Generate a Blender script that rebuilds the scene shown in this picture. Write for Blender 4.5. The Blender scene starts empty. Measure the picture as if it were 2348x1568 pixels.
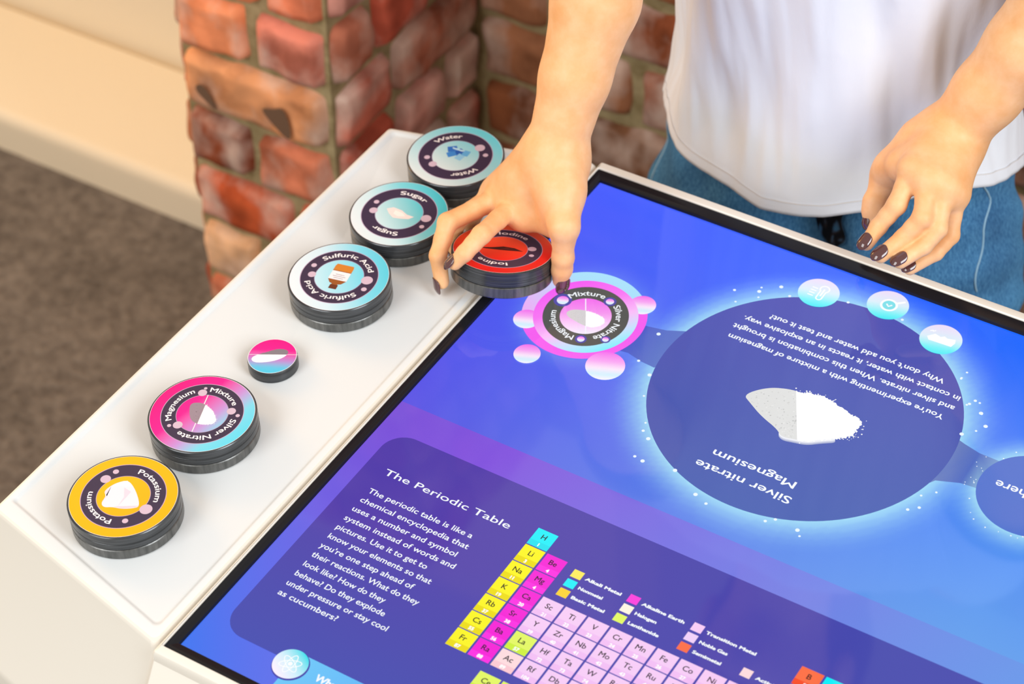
import bpy, bmesh, math, random
import numpy as np
from mathutils import Vector, Matrix, noise

SC = bpy.context.scene
COL = SC.collection
PI = math.pi

# ------------------------------------------------------------------ camera
CAM_R = Vector((0.84552, 0.53200, -0.04561))
CAM_U = Vector((-0.33918, 0.60111, 0.72362))
CAM_F = Vector((-0.41238, 0.59637, -0.68869))
CAM_P = Vector((0.77259, -1.25774, 1.22779))
cd = bpy.data.cameras.new('camera')
cam = bpy.data.objects.new('camera', cd)
COL.objects.link(cam)
m = Matrix.Identity(4)
for i in range(3):
    m[i][0] = CAM_R[i]; m[i][1] = CAM_U[i]; m[i][2] = -CAM_F[i]; m[i][3] = CAM_P[i]
cam.matrix_world = m
cd.sensor_fit = 'HORIZONTAL'
cd.sensor_width = 36.0
cd.lens = 36.0 * 5389.757 / 2348.0
cd.clip_start = 0.05
cd.clip_end = 60
cd.dof.use_dof = True
cd.dof.focus_distance = 1.70
cd.dof.aperture_fstop = 7.5
SC.camera = cam

# ------------------------------------------------------------------ colour management, world and lights
SC.view_settings.view_transform = 'Standard'
SC.view_settings.look = 'None'
SC.view_settings.exposure = 0.0
SC.view_settings.gamma = 1.0
SC.view_settings.use_curve_mapping = False
W = bpy.data.worlds.new('room_light')
SC.world = W
W.use_nodes = True
wb = W.node_tree.nodes['Background']
wb.inputs[0].default_value = (1.0, 0.93, 0.83, 1)
wb.inputs[1].default_value = 0.62


def area(name, loc, aim, size, power, colour, size_y=None):
    l = bpy.data.lights.new(name, 'AREA')
    l.energy = power
    l.color = colour
    l.size = size
    if size_y:
        l.shape = 'RECTANGLE'
        l.size_y = size_y
    o = bpy.data.objects.new(name, l)
    COL.objects.link(o)
    o.location = loc
    o.rotation_euler = (Vector(aim) - Vector(loc)).to_track_quat('-Z', 'Y').to_euler()
    return o


area('window_light', (2.2, -0.75, 1.6), (0.15, 0.0, 0.0), 1.1, 54, (0.92, 0.96, 1.0), 1.5)
area('front_fill', (-0.6, -2.3, 1.7), (-0.1, 0.0, -0.2), 1.4, 40, (0.96, 0.97, 0.97))  # added fill from the camera side, lightens the table's sloping near face
area('warm_fill', (-1.9, 0.0, 0.75), (0.0, 0.0, 0.1), 0.7, 15, (1.0, 0.52, 0.14))  # added orange fill, stands in for warm bounce on the arms' left sides


# ------------------------------------------------------------------ helpers
def s2l(c):
    r = []
    for v in c[:3]:
        v = v / 255.0
        r.append(v / 12.92 if v <= 0.04045 else ((v + 0.055) / 1.055) ** 2.4)
    return tuple(r)


def link(name, me, parent=None, loc=None):
    o = bpy.data.objects.new(name, me)
    COL.objects.link(o)
    if loc is not None:
        o.location = loc
    if parent is not None:
        o.parent = parent
    return o


def make(name, V, F, mats, parent=None, smooth=True, cols=None, fmat=None, origin=(0, 0, 0)):
    """one mesh object; V are in world space and origin is where the object's own origin sits"""
    me = bpy.data.meshes.new(name)
    ox, oy, oz = origin
    me.from_pydata([(v[0] - ox, v[1] - oy, v[2] - oz) for v in V], [], F)
    if not isinstance(mats, (list, tuple)):
        mats = [mats]
    for mm in mats:
        me.materials.append(mm)
    if fmat is not None:
        me.polygons.foreach_set('material_index', fmat)
    if cols is not None:
        a = me.color_attributes.new('Col', 'FLOAT_COLOR', 'POINT')
        c = np.ones((len(V), 4), dtype=np.float32)
        c[:, :3] = np.array(cols, dtype=np.float32)
        a.data.foreach_set('color', c.ravel())
    if smooth:
        me.polygons.foreach_set('use_smooth', [True] * len(me.polygons))
    me.update()
    o = bpy.data.objects.new(name, me)
    COL.objects.link(o)
    if parent is not None:
        o.parent = parent
        p, q = Vector((0, 0, 0)), parent
        while q is not None:
            p += q.location
            q = q.parent
        o.location = (ox - p[0], oy - p[1], oz - p[2])
    else:
        o.location = origin
    return o


def thing(name, label, cat, loc=(0, 0, 0), group=None):
    o = bpy.data.objects.new(name, None)
    COL.objects.link(o)
    o.location = loc
    o.empty_display_size = 0.02
    tag(o, label, cat, group)
    return o


def tag(o, label, cat, group=None):
    o['label'] = label
    o['category'] = cat
    if group:
        o['group'] = group


def structure(o):
    o['kind'] = 'structure'
    return o


def auto_smooth(o, deg=35):
    me = o.data
    me.polygons.foreach_set('use_smooth', [True] * len(me.polygons))
    try:
        me.set_sharp_from_angle(angle=math.radians(deg))
    except Exception:
        pass


# ------------------------------------------------------------------ materials
def mat(name, colour=(0.8, 0.8, 0.8), rough=0.5, metal=0.0, spec=0.5, coat=0.0):
    mm = bpy.data.materials.new(name)
    mm.use_nodes = True
    b = mm.node_tree.nodes['Principled BSDF']
    b.inputs['Base Color'].default_value = (*colour, 1)
    b.inputs['Roughness'].default_value = rough
    b.inputs['Metallic'].default_value = metal
    b.inputs['Specular IOR Level'].default_value = spec
    b.inputs['Coat Weight'].default_value = coat
    return mm


def nd(mm, t, **kw):
    n = mm.node_tree.nodes.new(t)
    for k, v in kw.items():
        setattr(n, k, v)
    return n


def lk(mm, a, b):
    mm.node_tree.links.new(a, b)


def bsdf(mm):
    return mm.node_tree.nodes['Principled BSDF']


def coords(mm, scale=(1, 1, 1)):
    tc = nd(mm, 'ShaderNodeTexCoord')
    mp = nd(mm, 'ShaderNodeMapping')
    mp.inputs['Scale'].default_value = scale
    lk(mm, tc.outputs['Object'], mp.inputs['Vector'])
    return mp.outputs['Vector']


def noise_mix(mm, scale, c1, c2, detail=5, lo=0.35, hi=0.65, stretch=(1, 1, 1), rough=0.6):
    n = nd(mm, 'ShaderNodeTexNoise')
    n.inputs['Scale'].default_value = scale
    n.inputs['Detail'].default_value = detail
    n.inputs['Roughness'].default_value = rough
    lk(mm, coords(mm, stretch), n.inputs['Vector'])
    r = nd(mm, 'ShaderNodeValToRGB')
    r.color_ramp.elements[0].position = lo
    r.color_ramp.elements[1].position = hi
    r.color_ramp.elements[0].color = (*c1, 1)
    r.color_ramp.elements[1].color = (*c2, 1)
    lk(mm, n.outputs['Fac'], r.inputs['Fac'])
    return r.outputs['Color'], n.outputs['Fac']


def bump(mm, fac, strength=0.2, dist=0.002):
    b = nd(mm, 'ShaderNodeBump')
    b.inputs['Strength'].default_value = strength
    b.inputs['Distance'].default_value = dist
    lk(mm, fac, b.inputs['Height'])
    lk(mm, b.outputs['Normal'], bsdf(mm).inputs['Normal'])


def attr_col(mm, target='Base Color'):
    a = nd(mm, 'ShaderNodeAttribute')
    a.attribute_name = 'Col'
    lk(mm, a.outputs['Color'], bsdf(mm).inputs[target])
    return a


M = {}
M['white'] = mat('cream lacquer', s2l((226, 221, 211)), 0.35)
M['tray'] = mat('white tray laminate', s2l((225, 228, 229)), 0.32)
M['wall'] = mat('warm white paint', s2l((240, 226, 200)), 0.6)
M['bezel'] = mat('black glass bezel', (0.010, 0.010, 0.013), 0.12, 0, 0.22)
M['display'] = mat('display', (0.0, 0.0, 0.0), 0.05, 0, 0.42)
attr_col(M['display'], 'Emission Color')
bsdf(M['display']).inputs['Emission Strength'].default_value = 1.0
M['print'] = mat('printed label', rough=0.38, spec=0.4)
attr_col(M['print'])
# puck plastics: turned, streaked acrylic
for nm, c1, c2, ro, me_ in (('puck', (0.022, 0.024, 0.027), (0.085, 0.092, 0.1), 0.22, 0.35),
                            ('ring', (0.07, 0.072, 0.07), (0.17, 0.17, 0.165), 0.30, 0.55)):
    mm = mat('turned dark acrylic ' + nm, rough=ro, metal=me_)
    c, f_ = noise_mix(mm, 1.0, c1, c2, 4, 0.3, 0.7, (260, 260, 30) if nm == 'ring' else (14, 14, 900))
    lk(mm, c, bsdf(mm).inputs['Base Color'])
    M[nm] = mm
M['edge'] = mat('white label edge', (0.85, 0.83, 0.82), 0.4)

mm = mat('skin', s2l((228, 166, 112)), 0.48, 0, 0.35)
c, f_ = noise_mix(mm, 55, s2l((234, 172, 114)), s2l((244, 192, 142)), 4, 0.3, 0.7)
lk(mm, c, bsdf(mm).inputs['Base Color'])
bsdf(mm).inputs['Subsurface Weight'].default_value = 0.12
bsdf(mm).inputs['Subsurface Radius'].default_value = (1.0, 0.35, 0.15)
bsdf(mm).inputs['Subsurface Scale'].default_value = 0.006
n2 = nd(mm, 'ShaderNodeTexNoise')
n2.inputs['Scale'].default_value = 420
lk(mm, coords(mm), n2.inputs['Vector'])
bump(mm, n2.outputs['Fac'], 0.08, 0.0006)
M['skin'] = mm
M['nail'] = mat('plum nail lacquer', s2l((84, 48, 48)), 0.1, 0, 0.6, 0.6)
mm = mat('white cotton', s2l((230, 235, 244)), 0.85, 0, 0.2)
n2 = nd(mm, 'ShaderNodeTexNoise')
n2.inputs['Scale'].default_value = 38
n2.inputs['Detail'].default_value = 4
lk(mm, coords(mm, (1, 1, 0.45)), n2.inputs['Vector'])
bump(mm, n2.outputs['Fac'], 0.22, 0.006)
M['cotton'] = mm
mm = mat('blue denim', rough=0.9, spec=0.2)
c1, f1 = noise_mix(mm, 1.0, s2l((52, 108, 160)), s2l((100, 166, 214)), 5, 0.3, 0.72, (620, 620, 170))
c2, f2 = noise_mix(mm, 9, (0.55, 0.55, 0.6), (1.15, 1.15, 1.1), 3, 0.3, 0.7)
mx = nd(mm, 'ShaderNodeMix', data_type='RGBA', blend_type='MULTIPLY')
mx.inputs[0].default_value = 1.0
lk(mm, c1, mx.inputs[6]); lk(mm, c2, mx.inputs[7])
lk(mm, mx.outputs[2], bsdf(mm).inputs['Base Color'])
bump(mm, f1, 0.3, 0.001)
M['denim'] = mm
M['thread'] = mat('pale denim thread', s2l((150, 190, 214)), 0.8)
M['orange thread'] = mat('orange thread', s2l((190, 120, 70)), 0.8)
M['dark denim'] = mat('dark denim', s2l((22, 40, 62)), 0.9)
M['patch'] = mat('mottled patch', rough=0.9, spec=0.1)
attr_col(M['patch'])
M['hair'] = mat('dark brown hair', s2l((60, 40, 28)), 0.5)
M['shoe'] = mat('white canvas', s2l((225, 222, 214)), 0.8)

mm = mat('grey brown carpet', rough=0.95, spec=0.1)
c, f_ = noise_mix(mm, 70, s2l((98, 91, 86)), s2l((138, 130, 123)), 6, 0.3, 0.7)
cb, fb = noise_mix(mm, 6, (0.72, 0.72, 0.72), (1.1, 1.1, 1.1), 3, 0.3, 0.7)
mx = nd(mm, 'ShaderNodeMix', data_type='RGBA', blend_type='MULTIPLY')
mx.inputs[0].default_value = 1.0
lk(mm, c, mx.inputs[6]); lk(mm, cb, mx.inputs[7])
lk(mm, mx.outputs[2], bsdf(mm).inputs['Base Color'])
bump(mm, f_, 0.6, 0.01)
M['carpet'] = mm

# brick: colour per brick from the mesh, mottled with soot and lime
mm = mat('old clay brick', rough=0.9, spec=0.2)
a = nd(mm, 'ShaderNodeAttribute'); a.attribute_name = 'Col'
n1 = nd(mm, 'ShaderNodeTexNoise'); n1.inputs['Scale'].default_value = 22; n1.inputs['Detail'].default_value = 6
lk(mm, coords(mm), n1.inputs['Vector'])
rp = nd(mm, 'ShaderNodeValToRGB')
rp.color_ramp.elements[0].position = 0.34; rp.color_ramp.elements[0].color = (0.62, 0.54, 0.5, 1)
rp.color_ramp.elements[1].position = 0.62; rp.color_ramp.elements[1].color = (1.15, 1.1, 1.1, 1)
lk(mm, n1.outputs['Fac'], rp.inputs['Fac'])
mx = nd(mm, 'ShaderNodeMix', data_type='RGBA', blend_type='MULTIPLY'); mx.inputs[0].default_value = 1
lk(mm, a.outputs['Color'], mx.inputs[6]); lk(mm, rp.outputs['Color'], mx.inputs[7])
n2 = nd(mm, 'ShaderNodeTexNoise'); n2.inputs['Scale'].default_value = 13; n2.inputs['Detail'].default_value = 5
lk(mm, coords(mm, (1.3, 1.1, 0.9)), n2.inputs['Vector'])
rp2 = nd(mm, 'ShaderNodeValToRGB')
rp2.color_ramp.elements[0].position = 0.46; rp2.color_ramp.elements[0].color = (0, 0, 0, 1)
rp2.color_ramp.elements[1].position = 0.74; rp2.color_ramp.elements[1].color = (0.85, 0.85, 0.85, 1)
lk(mm, n2.outputs['Fac'], rp2.inputs['Fac'])
mx2 = nd(mm, 'ShaderNodeMix', data_type='RGBA', blend_type='MIX')
lk(mm, rp2.outputs['Color'], mx2.inputs[0]); lk(mm, mx.outputs[2], mx2.inputs[6])
mx2.inputs[7].default_value = (*s2l((226, 200, 184)), 1)
lk(mm, mx2.outputs[2], bsdf(mm).inputs['Base Color'])
bump(mm, n1.outputs['Fac'], 0.5, 0.004)
M['brick'] = mm
mm = mat('olive lime mortar', rough=0.95, spec=0.1)
c, f_ = noise_mix(mm, 45, s2l((132, 116, 80)), s2l((176, 160, 122)), 5, 0.3, 0.7)
lk(mm, c, bsdf(mm).inputs['Base Color'])
bump(mm, f_, 0.5, 0.004)
M['mortar'] = mm


# ------------------------------------------------------------------ flat graphics collector
_glyph = {}


def raw_glyph(body):
    c = bpy.data.curves.new('type', 'FONT')
    c.body = body
    c.size = 1.0
    c.resolution_u = 3
    o = bpy.data.objects.new('type', c)
    me = bpy.data.meshes.new_from_object(o)
    V = np.zeros(len(me.vertices) * 3)
    me.vertices.foreach_get('co', V)
    V = V.reshape(-1, 3)[:, :2].copy()
    F = [tuple(p.vertices) for p in me.polygons]
    bpy.data.objects.remove(o); bpy.data.meshes.remove(me); bpy.data.curves.remove(c)
    return V, F


def glyph(body):
    """outline mesh of a line of type, baseline at y = 0, starting at x = 0, unit size"""
    if body not in _glyph:
        V, F = raw_glyph(body)
        if 't' in body:                          # give the short t of this face a taller stem
            comp = np.arange(len(V))
            while True:
                old = comp.copy()
                for f in F:
                    f = list(f)
                    comp[f] = comp[f].min()
                if (old == comp).all():
                    break
            end = lambda k: (raw_glyph(body[:k])[0][:, 0].max() if body[:k].strip() else -1.0)
            for k, ch in enumerate(body):
                if ch == 't':
                    xa, xb = end(k), end(k + 1)
                    for c in np.unique(comp):
                        q = comp == c
                        m_ = V[q, 0].mean()
                        if xa - 0.05 < m_ < xb and V[q, 0].max() <= xb + 0.01 and V[q, 0].min() > xa - 0.1:
                            y = V[q, 1]
                            bar = 0.46
                            V[q, 1] = np.where(y > bar, bar + (y - bar) * max(1.0, 0.17 / max(y.max() - bar, 0.02)), y)
        if len(V):
            V[:, 0] -= V[:, 0].min()
        _glyph[body] = (V, F, V[:, 0].max() if len(V) else 0)
    return _glyph[body]


CAP = 0.70        # cap height of the built-in face, in ems


class Flat:
    def __init__(self, z=0.0, dx=0.0, dy=0.0, rot=0.0):
        self.V, self.F, self.C = [], [], []
        self.z, self.dx, self.dy = z, dx, dy
        self.cr, self.sr = math.cos(rot), math.sin(rot)

    def add(self, pts, faces, col, z):
        b = len(self.V)
        for x, y in pts:
            self.V.append((self.dx + self.cr * x - self.sr * y, self.dy + self.sr * x + self.cr * y, self.z + z))
            self.C.append(col(x, y) if callable(col) else col)
        self.F += [tuple(b + i for i in f) for f in faces]

    def disc(self, cx, cy, r, col, z, n=64, rings=5, r0=0.0, a0=0.0, a1=2 * PI):
        pts, faces = [], []
        closed = abs(a1 - a0 - 2 * PI) < 1e-6
        k = n if closed else n + 1
        for i in range(rings + 1):
            rr = r0 + (r - r0) * i / rings
            if i == 0 and r0 == 0:
                rr = r * 1e-4
            for j in range(k):
                t = a0 + (a1 - a0) * j / n
                pts.append((cx + rr * math.cos(t), cy + rr * math.sin(t)))
        for i in range(rings):
            for j in range(n):
                j2 = (j + 1) % k
                faces.append((i * k + j, (i + 1) * k + j, (i + 1) * k + j2, i * k + j2))
        self.add(pts, faces, col, z)

    def poly(self, pts, col, z):
        self.add(pts, [tuple(range(len(pts)))], col, z)

    def rect(self, x0, y0, x1, y1, col, z):
        self.add([(x0, y0), (x1, y0), (x1, y1), (x0, y1)], [(0, 1, 2, 3)], col, z)

    def line(self, pts, w, col, z, closed=False):
        n = len(pts)
        out = []
        for i in range(n):
            if closed:
                p, q = pts[i - 1], pts[(i + 1) % n]
            else:
                p, q = pts[max(i - 1, 0)], pts[min(i + 1, n - 1)]
            tx, ty = q[0] - p[0], q[1] - p[1]
            l = math.hypot(tx, ty) or 1
            nx, ny = -ty / l * w / 2, tx / l * w / 2
            out += [(pts[i][0] + nx, pts[i][1] + ny), (pts[i][0] - nx, pts[i][1] - ny)]
        faces = [(2 * i, 2 * i + 1, 2 * ((i + 1) % n) + 1, 2 * ((i + 1) % n)) for i in range(n if closed else n - 1)]
        self.add(out, faces, col, z)

    def text(self, s, x0, y0, x1=None, cap=0.005, col=(1, 1, 1), z=0.0, bold=0.0, turned=False, align='L'):
        V, F, w = glyph(s)
        sy = cap / CAP
        sx = sy if x1 is None else abs(x1 - x0) / w
        off = [(0, 0)]
        if bold:
            off = [(bold * math.cos(t * PI / 3) , bold * math.sin(t * PI / 3)) for t in range(6)] + [(0, 0)]
        sh = -0.5 * w * sx if align == 'C' else 0.0
        for k, (ox, oy) in enumerate(off):
            P = [((v[0] + ox) * sx + sh, (v[1] + oy) * sy) for v in V]
            P = [(x0 - a, y0 - b) if turned else (x0 + a, y0 + b) for a, b in P]
            self.add(P, F, col, z + 1e-6 * k)

    def arc_text(self, s, a0, a1, rad, cap, col, z, bold=0.013):
        """type round a circle, read clockwise with its feet to the centre; angles in degrees"""
        V, F, w = glyph(s)
        sy = cap / CAP
        off = [(bold * math.cos(t * PI / 3), bold * math.sin(t * PI / 3)) for t in range(6)] + [(0, 0)]
        for k, (ox, oy) in enumerate(off):
            P = []
            for v in V:
                t = math.radians(a0 + (a1 - a0) * (v[0] + ox) / w)
                r = rad + (v[1] + oy) * sy
                P.append((r * math.cos(t), r * math.sin(t)))
            self.add(P, F, col, z + 1e-6 * k)

    def build(self, name, material, parent=None, origin=(0, 0, 0)):
        return make(name, self.V, self.F, material, parent, smooth=False, cols=self.C, origin=origin)


def mixc(a, b, t):
    t = min(max(t, 0.0), 1.0)
    return tuple(a[i] + (b[i] - a[i]) * t for i in range(3))


def lin(angle_deg, r, stops):
    """linear colour ramp across a disc of radius r at the local origin; runs along angle_deg"""
    c, s = math.cos(math.radians(angle_deg)), math.sin(math.radians(angle_deg))
    st = [(p, s2l(q)) for p, q in stops]

    def f(x, y):
        t = ((x * c + y * s) / r + 1) / 2
        for (p0, c0), (p1, c1) in zip(st, st[1:]):
            if t <= p1:
                return mixc(c0, c1, (t - p0) / (p1 - p0))
        return st[-1][1]
    return f


# ------------------------------------------------------------------ setting
FLOOR = -0.85


def box(name, x0, x1, y0, y1, z0, z1, material, parent=None, bevel=0.0):
    V = [(x, y, z) for z in (z0, z1) for y in (y0, y1) for x in (x0, x1)]
    F = [(0, 2, 3, 1), (4, 5, 7, 6), (0, 1, 5, 4), (2, 6, 7, 3), (0, 4, 6, 2), (1, 3, 7, 5)]
    o = make(name, V, F, material, parent, smooth=False)
    if bevel:
        b = o.modifiers.new('edge', 'BEVEL'); b.width = bevel; b.segments = 4
        auto_smooth(o)
    return o


floor = structure(box('floor', -3.2, 2.6, -2.6, 1.2, FLOOR - 0.05, FLOOR, M['carpet']))


def extrude_x(name, prof, x0, x1, material, smooth=True):
    """a moulding: profile in (y, z), swept along x"""
    n = len(prof)
    V = [(x, y, z) for x in (x0, x1) for y, z in prof]
    F = [(i, i + 1, n + i + 1, n + i) for i in range(n - 1)]
    F += [tuple(range(n)), tuple(range(2 * n - 1, n - 1, -1))]
    o = make(name, V, F, material, None, smooth=False)
    auto_smooth(o, 40)
    return o


# low white plinth and the white wall rising behind it in a soft cove
prof = [(0.522, FLOOR), (0.522, -0.806)]
for k in range(7):
    t = k / 6 * PI / 2
    prof.append((0.522 + 0.016 * (1 - math.cos(t)), -0.806 + 0.006 + 0.018 * math.sin(t)))
prof += [(0.70, -0.779), (0.72, -0.779)]
prof += [(0.76, FLOOR)]
structure(extrude_x('trim_1', prof, -3.2, -0.46, M['wall']))
structure(box('wall_left', -3.2, -0.44, 0.735, 0.86, FLOOR, 1.7, M['wall']))


# ---- brickwork
def rough_brick(V, F, C, c, ex, ey, ez, L, H, D, colour, rng, seed):
    """one worn brick: centre c, axes ex (length), ez (height), ey (out of the wall)"""
    nl, nh = max(4, int(L / 0.007)), 10
    b = len(V)
    for j in range(nh + 1):
        for i in range(nl + 1):
            u, v = i / nl * 2 - 1, j / nh * 2 - 1
            e = max(abs(u) ** 12, abs(v) ** 8)
            # worn corners
            k = 1 - 0.05 * (abs(u * v) ** 8)
            p = Vector(c) + ex * (u * L / 2 * k) + ez * (v * H / 2 * k)
            q = noise.noise(p * 38 + Vector((seed, 0, 0)))
            w = noise.noise(p * 17 + Vector((0, seed, 3)))
            rim = 1 if (i in (0, nl) or j in (0, nh)) else 0
            p += ey * (D * (1 - 0.75 * e) + 0.004 * q + 0.002 * w - rim * D * 0.9)
            p += ex * (0.008 * w * abs(u) ** 3) + ez * (0.009 * noise.noise(p * 26 + Vector((9, seed, 0))) * abs(v) ** 2)
            V.append(tuple(p))
            g = 1 + 0.35 * noise.noise(p * 30 + Vector((seed * 2, 5, 1)))
            C.append(tuple(max(0.0, x * g) for x in colour))
    for j in range(nh):
        for i in range(nl):
            F.append((b + j * (nl + 1) + i, b + j * (nl + 1) + i + 1, b + (j + 1) * (nl + 1) + i + 1, b + (j + 1) * (nl + 1) + i))


PAL = [s2l(c) for c in ((202, 124, 92), (192, 112, 92), (180, 98, 72), (208, 140, 102), (160, 84, 58), (196, 128, 112), (214, 160, 124), (150, 86, 60))]


def brick_face(V, F, C, origin, ex, ey, ez, width, z_lines, splits, rng, colours=None):
    for r in range(len(z_lines) - 1):
        zb, zt = z_lines[r + 1], z_lines[r]
        H = zt - zb - 0.009
        xs = splits[r]
        for k in range(len(xs) - 1):
            L = xs[k + 1] - xs[k] - 0.010
            if L < 0.02:
                continue
            c = origin + ex * ((xs[k] + xs[k + 1]) / 2) + ez * ((zb + zt) / 2 - origin.z)
            col = None
            if colours and r < len(colours) and k < len(colours[r]):
                col = colours[r][k]
            if col is None:
                col = rng.choice(PAL)
            rough_brick(V, F, C, c, ex, ey, ez, L, H, 0.012, col, rng, rng.random() * 50)


rng = random.Random(4)
X_, Y_ = Vector((1, 0, 0)), Vector((0, 1, 0))
UP = Vector((0.053, 0, 1))          # the old pier leans a little
PIER_X0, PIER_X1, PIER_Y, WALL_Y = -0.640, -0.4445, 0.21, 0.477
z0 = -0.217
zl = [z0 + 0.0805 * k for k in range(14, -9, -1)]
# mortar core of the pier, leaning with the courses
V, F = [], []
d = 0.002
for z in (FLOOR, z0 + 1.127):
    o_ = 0.053 * (z - z0)
    V += [(PIER_X0 + d + o_, PIER_Y + d, z), (PIER_X1 - d + o_, PIER_Y + d, z), (PIER_X1 - d + o_, WALL_Y + 0.06, z), (PIER_X0 + d + o_, WALL_Y + 0.06, z)]
F = [(0, 1, 5, 4), (1, 2, 6, 5), (2, 3, 7, 6), (3, 0, 4, 7), (4, 5, 6, 7), (3, 2, 1, 0)]
pier = structure(make('wall_pier', V, F, M['mortar'], smooth=False))
V, F, C = [], [], []
w = PIER_X1 - PIER_X0
o1 = s2l((226, 140, 96)); pk = s2l((204, 124, 104)); tan = s2l((214, 150, 104)); dk = s2l((134, 66, 38)); rd = s2l((196, 90, 50)); lt = s2l((222, 176, 134)); md = s2l((194, 116, 86))
spl = []
cl = []
for r in range(len(zl) - 1):
    # the courses in view are listed one by one
    table = {4: ([0, 0.122, w], [o1, s2l((214, 122, 88))]), 5: ([0, 0.102, w], [o1, pk]), 6: ([0, w], [tan]), 7: ([0, 0.090, w], [dk, md]),
             8: ([0, 0.14, w], [rd, rd]), 9: ([0, 0.09, w], [lt, tan]), 10: ([0, w], [md])}
    s, q = table.get(r - 8, ([0, rng.uniform(0.07, 0.13), w], [None, None]))
    spl.append(s); cl.append(q)
org = Vector((PIER_X0, PIER_Y, z0))
brick_face(V, F, C, org, X_, -Y_, UP, w, zl, spl, rng, cl)
# side of the pier that looks along +x
w2 = WALL_Y - PIER_Y
spl2, cl2 = [], []
PK = [s2l(c) for c in ((210, 150, 136), (200, 110, 88), (216, 166, 152), (188, 90, 68), (210, 186, 172), (172, 104, 80))]
for r in range(len(zl) - 1):
    s = [0.0]
    while s[-1] < w2 - 0.05:
        s.append(s[-1] + rng.choice((0.07, 0.1, 0.13)))
    s[-1] = w2
    spl2.append(s); cl2.append([rng.choice(PK) for _ in s])
brick_face(V, F, C, Vector((PIER_X1, PIER_Y, z0)), Y_, X_, UP, w2, zl, spl2, rng, cl2)
# far edge bricks seen end on
spl3 = [[0, 0.1, 0.2, w2] for _ in zl[1:]]
brick_face(V, F, C, Vector((PIER_X0, WALL_Y, z0)), -Y_, -X_, UP, w2, zl, spl3, rng)
pb = make('bricks', V, F, M['brick'], pier, smooth=True, cols=C)
def rounded_blob(pts):
    out = pts
    for _ in range(3):
        out = [q for i in range(len(out)) for q in ((out[i][0] * 0.75 + out[(i + 1) % len(out)][0] * 0.25, out[i][1] * 0.75 + out[(i + 1) % len(out)][1] * 0.25),
                                                    (out[i][0] * 0.25 + out[(i + 1) % len(out)][0] * 0.75, out[i][1] * 0.25 + out[(i + 1) % len(out)][1] * 0.75))]
    return out


# two sooty scars on the long brick
V, F = [], []
for (cx, cz, pts) in ((-0.598, -0.266, [(-0.020, 0.006), (-0.004, 0.020), (0.010, 0.004), (0.017, -0.020), (0.004, -0.012)]),
                      (-0.504, -0.262, [(-0.028, 0.010), (-0.006, 0.014), (0.012, 0.024), (0.020, 0.0), (0.018, -0.030), (-0.008, -0.012)])):
    b = len(V)
    V += [(cx + 0.053 * (cz - z0) + x * 0.8, PIER_Y - 0.0165, cz + z * 0.85) for x, z in rounded_blob(pts)]
    F.append(tuple(range(b, len(V))))
make('soot_scar', V, F, mat('sooty brick', s2l((104, 76, 56)), 0.95), pier, smooth=False)

back = structure(box('wall_back', PIER_X1 - 0.02, 1.7, WALL_Y, WALL_Y + 0.1, FLOOR, 0.9, M['mortar']))
V, F, C = [], [], []
zb = [0.891 - 0.0835 * k for k in range(21)]
spl, cl = [], []
for r in range(len(zb) - 1):
    s = [0.0 if r % 2 else -0.1]
    s = [0.0, 0.10 if r % 2 else 0.2]
    while s[-1] < 1.6:
        s.append(s[-1] + rng.choice((0.2, 0.215, 0.23)))
    spl.append(s)
    cl.append([rng.choice([s2l(c) for c in ((160, 100, 66), (142, 86, 54), (166, 112, 78), (134, 92, 64), (152, 84, 52))]) for _ in s])
brick_face(V, F, C, Vector((PIER_X1, WALL_Y, 0)), X_, -Y_, Vector((0, 0, 1)), 1.6, zb, spl, rng, cl)
make('bricks', V, F, M['brick'], back, smooth=True, cols=C)
#PART2

# ------------------------------------------------------------------ touch table
table = thing('touch_table', 'white interactive touch table with glowing blue chemistry display and side shelf', 'table', (0.4, -0.28, FLOOR))


def inset(poly, d):
    n = len(poly)
    out = []
    for i in range(n):
        p0, p1, p2 = Vector(poly[i - 1]), Vector(poly[i]), Vector(poly[(i + 1) % n])
        a, b = (p1 - p0).normalized(), (p2 - p1).normalized()
        na, nb = Vector((-a.y, a.x)), Vector((-b.y, b.x))
        k = (na + nb)
        k = k / max(k.dot(na), 1e-4)
        out.append(tuple(p1 + k * d))
    return out


def rounded(poly, r, n=6):
    out = []
    N = len(poly)
    for i in range(N):
        p0, p1, p2 = Vector(poly[i - 1]), Vector(poly[i]), Vector(poly[(i + 1) % N])
        a, b = (p0 - p1).normalized(), (p2 - p1).normalized()
        ang = a.angle(b)
        t = r / math.tan(ang / 2)
        c = p1 + (a + b).normalized() * (r / math.sin(ang / 2))
        s0, s1 = p1 + a * t - c, p1 + b * t - c
        for k in range(n + 1):
            v = s0.lerp(s1, k / n)
            out.append(tuple(c + v.normalized() * r))
    return out


def loft(name, loops, material, parent, cap_last=True, cap_first=False, sm=30, flip=False):
    """loops: list of equal-length closed loops of (x, y, z)"""
    V = [p for l in loops for p in l]
    n = len(loops[0])
    F = []
    for i in range(len(loops) - 1):
        for j in range(n):
            q = (i * n + j, i * n + (j + 1) % n, (i + 1) * n + (j + 1) % n, (i + 1) * n + j)
            F.append(q)
    if cap_last:
        F.append(tuple((len(loops) - 1) * n + j for j in range(n)))
    if cap_first:
        F.append(tuple(n - 1 - j for j in range(n)))
    o = make(name, V, F, material, parent, smooth=False)
    auto_smooth(o, sm)
    return o


def flat3(poly, z):
    return [(x, y, z) for x, y in poly]


# the shelf wing: outer outline (counter-clockwise), raised lip, sunk tray
wing = [(-0.1945, -0.5262), (-0.0122, -0.5665), (-0.0122, 0.0205), (-0.1925, -0.0245)]
low = [(-0.186, -0.585), (-0.0122, -0.624), (-0.0122, 0.0205), (-0.178, -0.0400)]
N_ = 6


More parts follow.
